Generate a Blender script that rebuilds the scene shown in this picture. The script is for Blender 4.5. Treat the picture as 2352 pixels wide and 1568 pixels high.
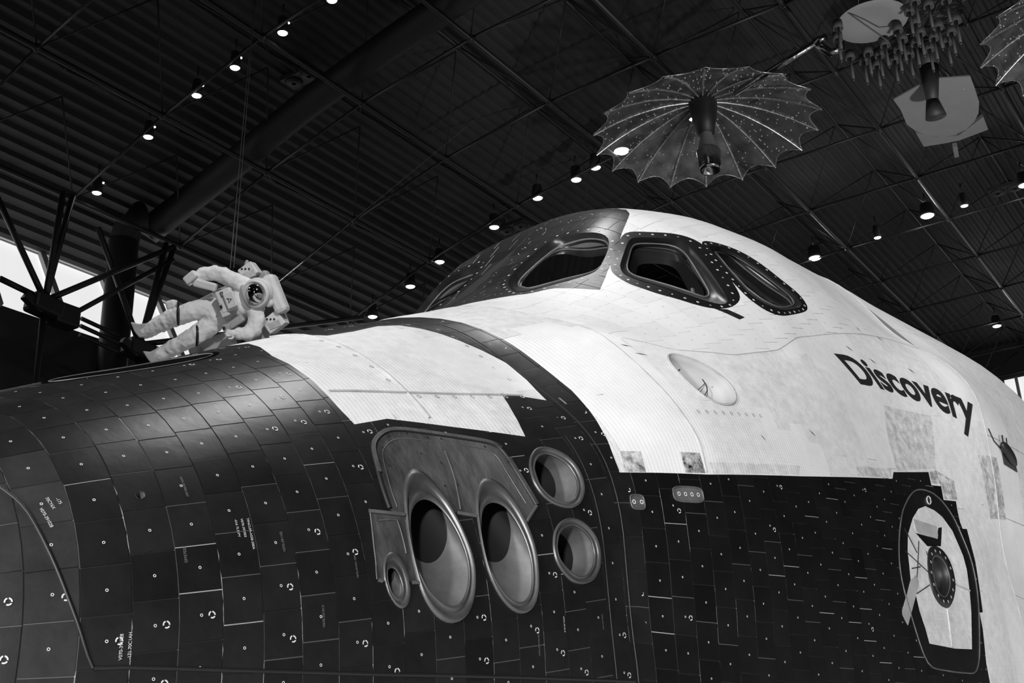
import bpy, bmesh, math, random
from mathutils import Vector, Matrix, noise
from mathutils.geometry import delaunay_2d_cdt
for o in list(bpy.data.objects): bpy.data.objects.remove(o)
S = bpy.context.scene; COL = S.collection
PI = math.pi; sin, cos = math.sin, math.cos
rnd = random.Random(7)
# ---------------------------------------------------------------- camera
CB = ((0.5657641, -0.8236853, -0.0381251), (-0.2828246, -0.2372798, 0.9293592), (0.7745458, 0.5150154, 0.3672029))
CP = Vector((0, -4.753, 3.012))
cd = bpy.data.cameras.new('camera'); cam = bpy.data.objects.new('camera', cd); COL.objects.link(cam)
cd.sensor_width = 36; cd.lens = 2726/2352*36; cd.clip_end = 300
R_, U_, F_ = Vector(CB[0]), Vector(CB[1]), Vector(CB[2])
CM = Matrix((R_, U_, -F_)).transposed()
cam.matrix_world = Matrix.Translation(CP) @ CM.to_4x4()
S.camera = cam
# ---------------------------------------------------------------- world, lamps, exposure
W = bpy.data.worlds.new('world'); S.world = W; W.use_nodes = True
W.node_tree.nodes['Background'].inputs[0].default_value = (1, 1, 1, 1)
W.node_tree.nodes['Background'].inputs[1].default_value = .05
S.view_settings.view_transform = 'Standard'; S.view_settings.look = 'None'
S.view_settings.exposure = 0; S.view_settings.gamma = 1; S.view_settings.use_curve_mapping = False
def lamp(name, kind, loc, tgt, power, size=1., size_y=None, cone=60, blend=.6):
    l = bpy.data.lights.new(name, kind); l.energy = power
    if kind == 'AREA':
        l.size = size
        if size_y: l.shape = 'RECTANGLE'; l.size_y = size_y
    else: l.shadow_soft_size = size
    if kind == 'SPOT': l.spot_size = math.radians(cone); l.spot_blend = blend
    o = bpy.data.objects.new(name, l); COL.objects.link(o); o.location = loc
    o.rotation_euler = (Vector(tgt)-Vector(loc)).to_track_quat('-Z', 'Y').to_euler(); return o
lamp('key_and_fill_spot', 'SPOT', (-28, -1.5, 9), (4.5, -2.2, 4.4), 30000, 1.2, cone=23, blend=.35)
lamp('key_and_fill_spot', 'SPOT', (-28, -18, 8), (9.6, -3, 4.8), 52000, 1.4, cone=23, blend=.4)  # unseen fill lamp, added to brighten the white port flank
lamp('ceiling_light_bank', 'AREA', (8.7, .6, 18.4), (7.6, .3, 5), 430, 1.6, 4)
lamp('spotlight', 'SPOT', (-9, -2, 17), (4, -1, 5.5), 300, .35, cone=50)
lamp('spotlight', 'SPOT', (0, 12, 17), (5, 1, 6), 900, .4, cone=60)
lamp('clerestory_daylight', 'AREA', (16, 17.6, 14.8), (14, 0, 14), 8, 14, 2.2)
lamp('far_clerestory_daylight', 'AREA', (51, 8, 16), (38, 3, 17), 20, 8, 3)
lamp('spotlight', 'SPOT', (17, -4, 6), (22, 2.2, 17.5), 3000, .3, cone=52)  # added fill from below, brightens the mesh dish and satellite
lamp('floor_bounce', 'AREA', (20, 0, 1.0), (20, 3, 19), 1900, 40, 30)  # added area lamp lifting the dark roof, stands in for bounced light
lamp('spotlight', 'SPOT', (5, -18.5, 13), (12.2, -3, 5.6), 2600, .4, cone=26, blend=.8)  # added fill spot, brightens the aft flank
lamp('spotlight', 'SPOT', (1, -7, 14), (9, 5.5, 9), 5200, .3, cone=17)  # added spot that lights only the hanging astronaut
GR=[[6.1,6.1,6.0,6.0,6.0,6.0,5.9,5.9,5.9,5.8,5.8,5.8,5.8,5.8,5.8,5.8,5.9,6.0,6.1,6.2,6.4,6.5,6.8,7.0,7.3,7.5,7.8,8.2,8.5,8.8,9.1,9.4,9.7,9.9,10.1,10.2,10.3],[6.2,6.2,6.2,6.2,6.1,6.1,6.1,6.0,6.0,5.9,5.9,5.9,5.9,5.9,5.9,5.9,5.9,6.0,6.0,6.1,6.3,6.4,6.6,6.8,7.0,7.2,7.5,7.8,8.1,8.4,8.6,8.9,9.1,9.3,9.5,9.6,9.6],[10.7,10.7,10.7,10.7,10.7,10.7,10.7,10.7,10.8,10.8,10.8,10.8,10.9,10.9,10.9,10.9,10.9,11.0,11.0,11.0,11.1,11.1,11.2,11.3,11.3,11.4,11.5,11.5,11.6,11.7,11.7,11.8,11.8,11.8,11.8,11.8,11.8],[15.5,15.5,15.5,15.6,15.6,15.7,15.7,15.8,15.9,16.0,16.0,16.1,16.2,16.2,16.3,16.3,16.3,16.3,16.2,16.2,16.1,16.0,15.8,15.7,15.5,15.3,15.2,15.0,14.9,14.7,14.6,14.4,14.3,14.2,14.2,14.1,14.1],[20.0,20.0,20.1,20.1,20.2,20.3,20.5,20.6,20.7,20.8,21.0,21.1,21.2,21.2,21.3,21.3,21.2,21.1,21.0,20.8,20.5,20.2,19.9,19.5,19.1,18.7,18.4,18.0,17.7,17.4,17.1,16.8,16.6,16.5,16.3,16.2,16.2],[23.8,23.9,23.9,24.0,24.1,24.3,24.5,24.6,24.8,25.0,25.1,25.2,25.3,25.3,25.3,25.2,25.1,24.9,24.7,24.3,23.9,23.5,23.0,22.4,21.9,21.3,20.8,20.3,19.9,19.4,19.1,18.8,18.5,18.3,18.1,18.0,17.9],[27.7,27.7,27.8,28.0,28.1,28.3,28.6,28.8,29.0,29.2,29.3,29.5,29.5,29.5,29.4,29.2,29.0,28.7,28.3,27.8,27.3,26.7,26.0,25.3,24.6,23.9,23.2,22.6,22.0,21.5,21.0,20.6,20.3,20.0,19.8,19.7,19.6],[31.2,31.3,31.4,31.6,31.8,32.1,32.3,32.6,32.9,33.1,33.3,33.4,33.4,33.3,33.1,32.9,32.5,32.1,31.7,31.1,30.4,29.6,28.8,27.9,27.1,26.2,25.4,24.7,24.0,23.4,22.9,22.4,22.0,21.8,21.5,21.4,21.3],[34.6,34.7,34.8,35.0,35.3,35.6,36.0,36.3,36.6,36.8,37.0,37.1,37.1,37.0,36.7,36.4,35.9,35.4,34.9,34.2,33.3,32.4,31.5,30.5,29.5,28.5,27.6,26.7,26.0,25.3,24.7,24.2,23.8,23.4,23.2,23.1,23.1],[38.0,38.1,38.3,38.6,38.9,39.3,39.7,40.0,40.4,40.7,40.9,40.9,40.9,40.7,40.3,39.9,39.3,38.7,38.0,37.2,36.3,35.2,34.2,33.0,31.9,30.8,29.7,28.7,27.8,27.0,26.4,25.8,25.4,25.0,24.8,24.7,24.7],[41.5,41.6,41.8,42.2,42.5,43.0,43.4,43.9,44.2,44.5,44.7,44.8,44.6,44.3,43.9,43.3,42.6,42.0,41.1,40.2,39.1,38.0,36.8,35.5,34.2,33.0,31.8,30.6,29.6,28.7,28.0,27.3,26.9,26.6,26.4,26.3,26.3],[44.9,45.0,45.2,45.6,46.0,46.5,47.0,47.5,47.8,48.1,48.2,48.1,47.9,47.4,46.8,46.0,45.2,44.4,43.5,42.4,41.3,40.0,38.7,37.4,36.0,34.7,33.4,32.1,31.0,30.0,29.2,28.5,28.1,27.8,27.6,27.6,27.7],[48.2,48.3,48.6,49.1,49.6,50.1,50.6,51.1,51.5,51.7,51.7,51.5,51.0,50.4,49.6,48.6,47.7,46.8,45.8,44.6,43.4,42.0,40.7,39.2,37.8,36.3,34.9,33.6,32.3,31.3,30.4,29.7,29.2,29.0,28.9,28.9,29.0],[51.1,51.2,51.6,52.0,52.6,53.2,53.7,54.2,54.6,54.7,54.7,54.3,53.7,52.9,51.9,50.9,49.9,48.8,47.7,46.5,45.2,43.8,42.3,40.9,39.4,37.9,36.5,35.0,33.7,32.5,31.5,30.9,30.5,30.3,30.2,30.2,30.4],[54.1,54.2,54.6,55.1,55.7,56.3,56.9,57.4,57.7,57.8,57.7,57.2,56.4,55.4,54.3,53.1,52.0,50.8,49.6,48.3,46.9,45.5,44.0,42.5,41.0,39.5,38.0,36.5,35.1,33.8,32.8,32.1,31.8,31.6,31.5,31.5,31.6],[57.1,57.2,57.6,58.2,58.8,59.5,60.1,60.6,60.9,61.0,60.7,60.1,59.1,57.9,56.6,55.3,54.0,52.8,51.4,50.0,48.6,47.1,45.6,44.1,42.5,41.0,39.5,38.1,36.7,35.3,34.2,33.5,33.2,33.0,32.8,32.8,32.9],[59.9,60.1,60.5,61.1,61.8,62.6,63.3,63.8,64.0,64.0,63.5,62.7,61.5,60.0,58.5,57.0,55.7,54.3,52.9,51.4,49.9,48.4,46.9,45.4,43.9,42.4,40.9,39.5,38.2,37.0,36.0,35.2,34.7,34.3,34.1,34.0,34.0],[62.7,62.9,63.4,64.1,64.9,65.7,66.5,67.0,67.2,67.0,66.3,65.2,63.8,62.1,60.3,58.7,57.3,55.8,54.3,52.8,51.3,49.7,48.2,46.7,45.2,43.7,42.3,40.9,39.7,38.6,37.7,36.9,36.2,35.7,35.4,35.2,35.0],[65.6,65.9,66.4,67.2,68.0,68.9,69.7,70.2,70.3,70.0,69.1,67.8,66.0,64.1,62.2,60.4,58.9,57.3,55.7,54.1,52.5,51.0,49.4,47.9,46.4,45.0,43.6,42.4,41.2,40.2,39.3,38.4,37.7,37.1,36.6,36.3,36.1],[68.4,68.7,69.2,70.0,70.9,71.9,72.6,73.1,73.1,72.6,71.6,70.0,68.0,65.9,63.8,61.9,60.2,58.6,56.9,55.3,53.7,52.2,50.7,49.2,47.8,46.4,45.1,43.8,42.7,41.7,40.7,39.9,39.0,38.4,37.9,37.5,37.3],[71.3,71.5,72.1,73.0,73.9,74.9,75.6,76.0,76.0,75.3,74.0,72.2,70.0,67.6,65.4,63.4,61.6,59.9,58.2,56.5,54.9,53.4,51.9,50.5,49.1,47.7,46.5,45.3,44.1,43.1,42.1,41.1,40.2,39.6,39.1,38.7,38.6],[74.1,74.3,75.0,75.9,76.9,77.8,78.6,78.9,78.7,77.9,76.3,74.2,71.8,69.3,66.9,64.9,63.0,61.2,59.4,57.7,56.1,54.5,53.1,51.7,50.3,49.1,47.8,46.7,45.5,44.5,43.4,42.4,41.5,40.9,40.5,40.2,40.0],[76.9,77.1,77.8,78.7,79.7,80.7,81.4,81.7,81.4,80.3,78.5,76.2,73.5,70.8,68.3,66.2,64.3,62.4,60.5,58.8,57.2,55.6,54.2,52.8,51.5,50.3,49.2,48.0,47.0,45.9,44.9,43.9,43.0,42.5,42.2,41.9,41.8],[79.7,80.0,80.7,81.6,82.7,83.7,84.4,84.6,84.0,82.7,80.6,78.0,75.2,72.3,69.8,67.6,65.6,63.6,61.7,59.9,58.3,56.7,55.2,53.9,52.6,51.5,50.4,49.4,48.4,47.4,46.5,45.6,44.8,44.3,44.0,43.7,43.5],[82.6,82.9,83.6,84.6,85.8,86.8,87.5,87.6,86.9,85.4,83.0,80.1,76.9,73.9,71.3,69.1,67.0,65.0,63.0,61.2,59.4,57.8,56.3,54.9,53.7,52.5,51.5,50.6,49.7,48.8,48.1,47.3,46.7,46.2,45.8,45.4,45.2],[85.5,85.8,86.6,87.7,88.9,90.0,90.8,90.8,90.0,88.1,85.4,82.1,78.7,75.6,72.9,70.6,68.5,66.4,64.4,62.5,60.7,59.0,57.4,55.9,54.6,53.5,52.5,51.7,51.0,50.3,49.7,49.1,48.5,48.0,47.6,47.2,46.9],[88.5,88.8,89.6,90.8,92.1,93.3,94.0,94.0,93.0,90.9,87.8,84.1,80.4,77.1,74.4,72.1,70.0,67.9,66.0,64.0,62.1,60.3,58.5,57.0,55.6,54.5,53.6,52.9,52.3,51.8,51.3,50.9,50.4,49.9,49.4,49.0,48.7],[91.3,91.6,92.4,93.7,95.0,96.3,97.0,97.0,95.8,93.4,90.0,86.0,82.1,78.7,75.9,73.6,71.5,69.6,67.8,65.9,63.9,61.9,59.9,58.1,56.7,55.5,54.7,54.1,53.7,53.4,53.0,52.6,52.2,51.7,51.2,50.8,50.5],[94.1,94.4,95.3,96.6,98.0,99.3,100.1,99.9,98.5,95.8,92.2,88.0,83.8,80.2,77.3,74.9,73.0,71.4,69.7,67.9,65.9,63.7,61.5,59.5,57.8,56.6,55.9,55.5,55.2,55.0,54.7,54.3,53.8,53.4,53.0,52.6,52.4],[97.1,97.4,98.4,99.7,101.2,102.5,103.2,102.9,101.2,98.2,94.2,89.7,85.4,81.6,78.4,76.0,74.3,73.0,71.6,70.0,68.0,65.6,63.1,60.8,59.1,57.8,57.2,56.8,56.6,56.3,56.0,55.6,55.1,54.8,54.6,54.5,54.3],[100.1,100.5,101.4,102.8,104.4,105.7,106.4,105.9,104.0,100.6,96.2,91.4,87.0,83.1,79.6,77.2,75.6,74.6,73.5,72.2,70.3,67.8,65.1,62.7,60.9,59.6,58.9,58.4,58.0,57.6,57.3,56.7,56.3,56.1,56.2,56.2,55.9],[101.7,102.0,103.1,104.6,106.3,107.9,108.9,108.8,107.0,103.6,99.1,94.2,89.6,85.7,82.5,80.3,78.8,77.7,76.9,76.0,74.5,72.5,70.1,67.8,66.1,64.8,63.8,62.9,62.0,61.2,60.7,60.3,60.0,59.8,59.7,59.7,59.6],[103.3,103.6,104.7,106.3,108.3,110.2,111.5,111.6,110.0,106.7,102.1,97.1,92.3,88.4,85.4,83.3,81.8,80.7,80.0,79.4,78.7,76.9,74.8,72.9,71.3,70.1,68.9,67.3,65.8,64.7,64.0,63.6,63.4,63.2,63.0,62.8,62.8],[104.7,105.0,106.1,107.9,110.0,112.2,113.9,114.4,113.0,109.7,105.0,99.9,95.1,91.1,88.2,86.2,84.6,83.5,82.8,82.4,82.2,80.7,79.0,77.3,75.9,74.8,73.6,71.5,69.6,68.2,67.5,67.1,66.8,66.6,66.3,66.1,66.0],[105.7,106.1,107.2,109.0,111.4,113.9,115.9,116.9,115.9,112.7,107.9,102.6,97.7,93.7,90.7,88.7,87.1,85.9,85.2,84.8,84.3,83.4,82.1,80.9,79.6,78.5,77.1,75.4,73.7,72.4,71.6,71.1,70.8,70.5,70.3,70.1,70.0],[107.3,107.7,108.9,110.8,113.3,116.0,118.3,119.5,118.7,115.6,110.7,105.2,100.2,96.1,93.0,90.9,89.3,88.1,87.3,86.8,86.3,85.7,84.9,84.0,83.1,82.1,81.0,79.8,78.6,77.7,77.0,76.6,76.4,76.2,76.1,75.9,75.8],[108.6,109.0,110.2,112.2,114.8,117.7,120.3,121.9,121.4,118.4,113.5,107.9,102.7,98.5,95.3,93.1,91.4,90.2,89.3,88.7,88.2,87.8,87.4,87.0,86.5,85.9,85.3,84.8,84.3,84.0,83.8,83.9,84.2,84.4,84.2,84.0,83.9],[109.8,110.2,111.5,113.5,116.2,119.3,122.2,124.1,123.9,121.2,116.3,110.7,105.3,100.9,97.6,95.2,93.4,92.0,91.1,90.4,90.0,89.7,89.6,89.6,89.6,89.5,89.6,89.7,90.0,90.4,91.1,91.9,93.4,94.4,93.7,93.4,93.4],[111.1,111.5,112.8,114.9,117.7,121.0,124.1,126.4,126.5,123.9,119.1,113.3,107.8,103.3,99.7,97.1,95.2,93.7,92.7,92.0,91.6,91.6,91.7,92.0,92.4,93.0,93.7,94.5,95.5,96.8,98.4,100.6,103.7,105.4,104.3,103.7,103.6],[112.4,112.9,114.2,116.4,119.3,122.7,126.2,128.8,129.2,126.7,121.7,115.8,110.1,105.4,101.7,98.9,96.8,95.2,94.2,93.5,93.2,93.3,93.7,94.3,95.2,96.4,97.7,99.3,101.0,103.0,105.4,108.2,111.3,113.6,113.9,113.7,113.6],[113.5,113.9,115.3,117.5,120.5,124.1,127.8,130.7,131.4,129.0,124.1,118.1,112.3,107.4,103.5,100.5,98.3,96.6,95.5,94.8,94.6,94.7,95.2,96.2,97.4,99.0,100.8,102.8,105.0,107.5,110.1,112.9,115.4,117.1,118.8,119.8,120.4],[114.5,115.0,116.4,118.7,121.8,125.5,129.4,132.5,133.5,131.2,126.2,120.1,114.3,109.3,105.3,102.1,99.7,98.0,96.8,96.1,95.9,96.2,96.9,98.1,99.7,101.6,103.8,106.2,108.7,111.3,113.9,116.4,118.7,120.5,122.5,124.1,125.3],[115.6,116.1,117.5,119.8,123.0,126.9,130.9,134.2,135.3,133.1,128.1,121.9,116.0,111.0,106.9,103.7,101.2,99.3,98.1,97.4,97.2,97.7,98.7,100.2,102.0,104.2,106.6,109.1,111.7,114.2,116.6,118.7,121.1,123.0,124.7,126.3,127.7],[116.7,117.3,118.7,121.0,124.3,128.2,132.4,135.8,137.0,134.8,129.7,123.6,117.6,112.6,108.5,105.4,102.9,101.1,99.6,98.6,98.6,99.3,100.7,102.3,104.1,106.2,108.4,110.8,113.2,115.7,118.1,120.0,122.1,124.0,125.5,126.9,128.2],[117.9,118.4,119.9,122.2,125.5,129.5,133.8,137.3,138.5,136.3,131.3,125.1,119.2,114.1,110.1,107.0,104.8,103.1,101.2,100.0,100.1,101.4,103.1,104.8,106.4,107.9,109.6,111.5,113.7,116.1,118.5,120.6,122.5,124.1,125.4,126.4,127.5],[119.1,119.6,121.1,123.5,126.8,130.9,135.3,138.8,140.0,137.7,132.6,126.4,120.4,115.4,111.3,108.3,106.1,104.4,102.6,101.8,102.3,103.9,106.0,107.8,109.1,109.8,110.6,111.9,114.0,116.6,119.1,121.2,122.9,124.1,125.0,125.7,126.3],[120.3,120.8,122.3,124.7,128.1,132.3,136.8,140.4,141.5,139.0,133.6,127.3,121.3,116.2,112.1,108.9,106.3,104.4,103.3,103.3,104.4,106.4,109.0,111.2,112.1,111.7,111.0,111.7,114.0,117.0,119.7,121.6,122.9,123.7,124.2,124.5,124.8],[121.5,122.0,123.5,126.0,129.4,133.7,138.3,142.0,143.0,140.2,134.6,128.1,122.0,116.9,112.8,109.4,106.6,104.6,104.0,104.9,106.7,108.9,111.9,114.8,115.3,113.8,111.7,111.9,114.7,117.9,120.5,121.9,122.7,123.1,123.2,123.2,123.2],[121.7,122.3,123.8,126.2,129.7,134.0,138.6,142.2,143.2,140.3,134.7,128.2,122.1,117.0,112.8,109.4,106.7,105.1,105.0,106.3,108.3,110.8,113.7,116.2,116.7,115.5,114.0,114.3,116.6,119.7,121.8,122.9,123.4,123.5,123.3,123.0,122.8],[121.7,122.2,123.7,126.2,129.6,133.9,138.5,142.1,143.0,140.2,134.6,128.1,122.0,116.8,112.6,109.4,107.1,106.0,106.3,107.7,109.8,112.3,114.8,116.7,117.5,117.3,117.0,117.5,119.1,121.1,122.8,123.7,124.0,124.0,123.7,123.2,122.7],[121.7,122.2,123.7,126.1,129.5,133.8,138.3,142.0,142.9,140.1,134.5,128.0,121.9,116.8,112.7,109.7,107.8,107.1,107.6,109.1,111.2,113.5,115.7,117.5,118.6,119.2,119.7,120.4,121.5,122.7,123.7,124.3,124.5,124.3,123.8,123.2,122.5],[121.6,122.1,123.6,126.0,129.4,133.7,138.2,141.8,142.7,139.9,134.4,127.9,121.9,116.9,112.9,110.1,108.5,108.1,108.8,110.4,112.4,114.6,116.7,118.6,120.1,121.3,122.1,122.7,123.4,124.1,124.6,124.8,124.8,124.4,123.9,123.1,122.3],[121.5,122.0,123.5,125.9,129.3,133.6,138.1,141.7,142.6,139.8,134.3,127.9,122.0,117.0,113.3,110.7,109.3,109.0,109.8,111.4,113.3,115.4,117.6,119.7,121.7,123.3,124.4,124.8,125.1,125.3,125.3,125.2,124.9,124.4,123.7,122.9,122.0],[121.4,121.9,123.4,125.8,129.2,133.4,138.0,141.6,142.4,139.6,134.2,127.9,122.0,117.2,113.6,111.2,109.9,109.7,110.6,112.1,114.0,116.1,118.4,120.7,122.9,124.8,126.1,126.5,126.3,126.1,125.8,125.4,124.9,124.2,123.4,122.4,121.4],[121.3,121.8,123.3,125.7,129.1,133.3,137.8,141.4,142.3,139.6,134.1,127.9,122.2,117.5,114.0,111.7,110.5,110.4,111.2,112.8,114.6,116.7,119.0,121.4,123.8,125.9,126.8,127.2,127.0,126.6,126.1,125.5,124.8,124.0,123.0,122.0,120.8],[121.2,121.7,123.1,125.6,128.9,133.2,137.7,141.3,142.2,139.5,134.1,128.0,122.4,117.8,114.4,112.2,111.1,111.0,111.8,113.3,115.1,117.2,119.5,121.8,124.0,125.8,126.9,127.3,127.3,126.9,126.3,125.6,124.8,123.8,122.7,121.5,120.3],[121.1,121.6,123.0,125.4,128.8,133.0,137.6,141.2,142.1,139.5,134.2,128.2,122.6,118.1,114.8,112.7,111.6,111.5,112.3,113.8,115.6,117.6,119.7,121.9,123.8,125.4,126.5,127.0,127.1,126.9,126.3,125.6,124.7,123.7,122.5,121.2,119.8],[121.0,121.5,122.9,125.3,128.7,132.9,137.5,141.1,142.1,139.5,134.3,128.3,122.9,118.5,115.3,113.2,112.1,112.0,112.8,114.3,116.0,117.9,119.8,121.7,123.4,124.8,125.9,126.6,126.8,126.7,126.2,125.5,124.6,123.5,122.2,120.8,119.3],[120.9,121.3,122.7,125.1,128.5,132.8,137.3,141.0,142.0,139.5,134.4,128.5,123.2,118.8,115.7,113.6,112.6,112.5,113.3,114.7,116.3,118.0,119.8,121.4,122.9,124.2,125.3,126.0,126.3,126.3,126.0,125.4,124.5,123.4,122.0,120.5,118.9],[120.7,121.2,122.6,125.0,128.4,132.6,137.2,140.9,142.0,139.5,134.5,128.7,123.4,119.2,116.1,114.1,113.1,113.0,113.8,115.1,116.7,118.2,119.7,121.1,122.5,123.6,124.6,125.4,125.8,126.0,125.8,125.3,124.4,123.2,121.8,120.2,118.5]]
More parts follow.
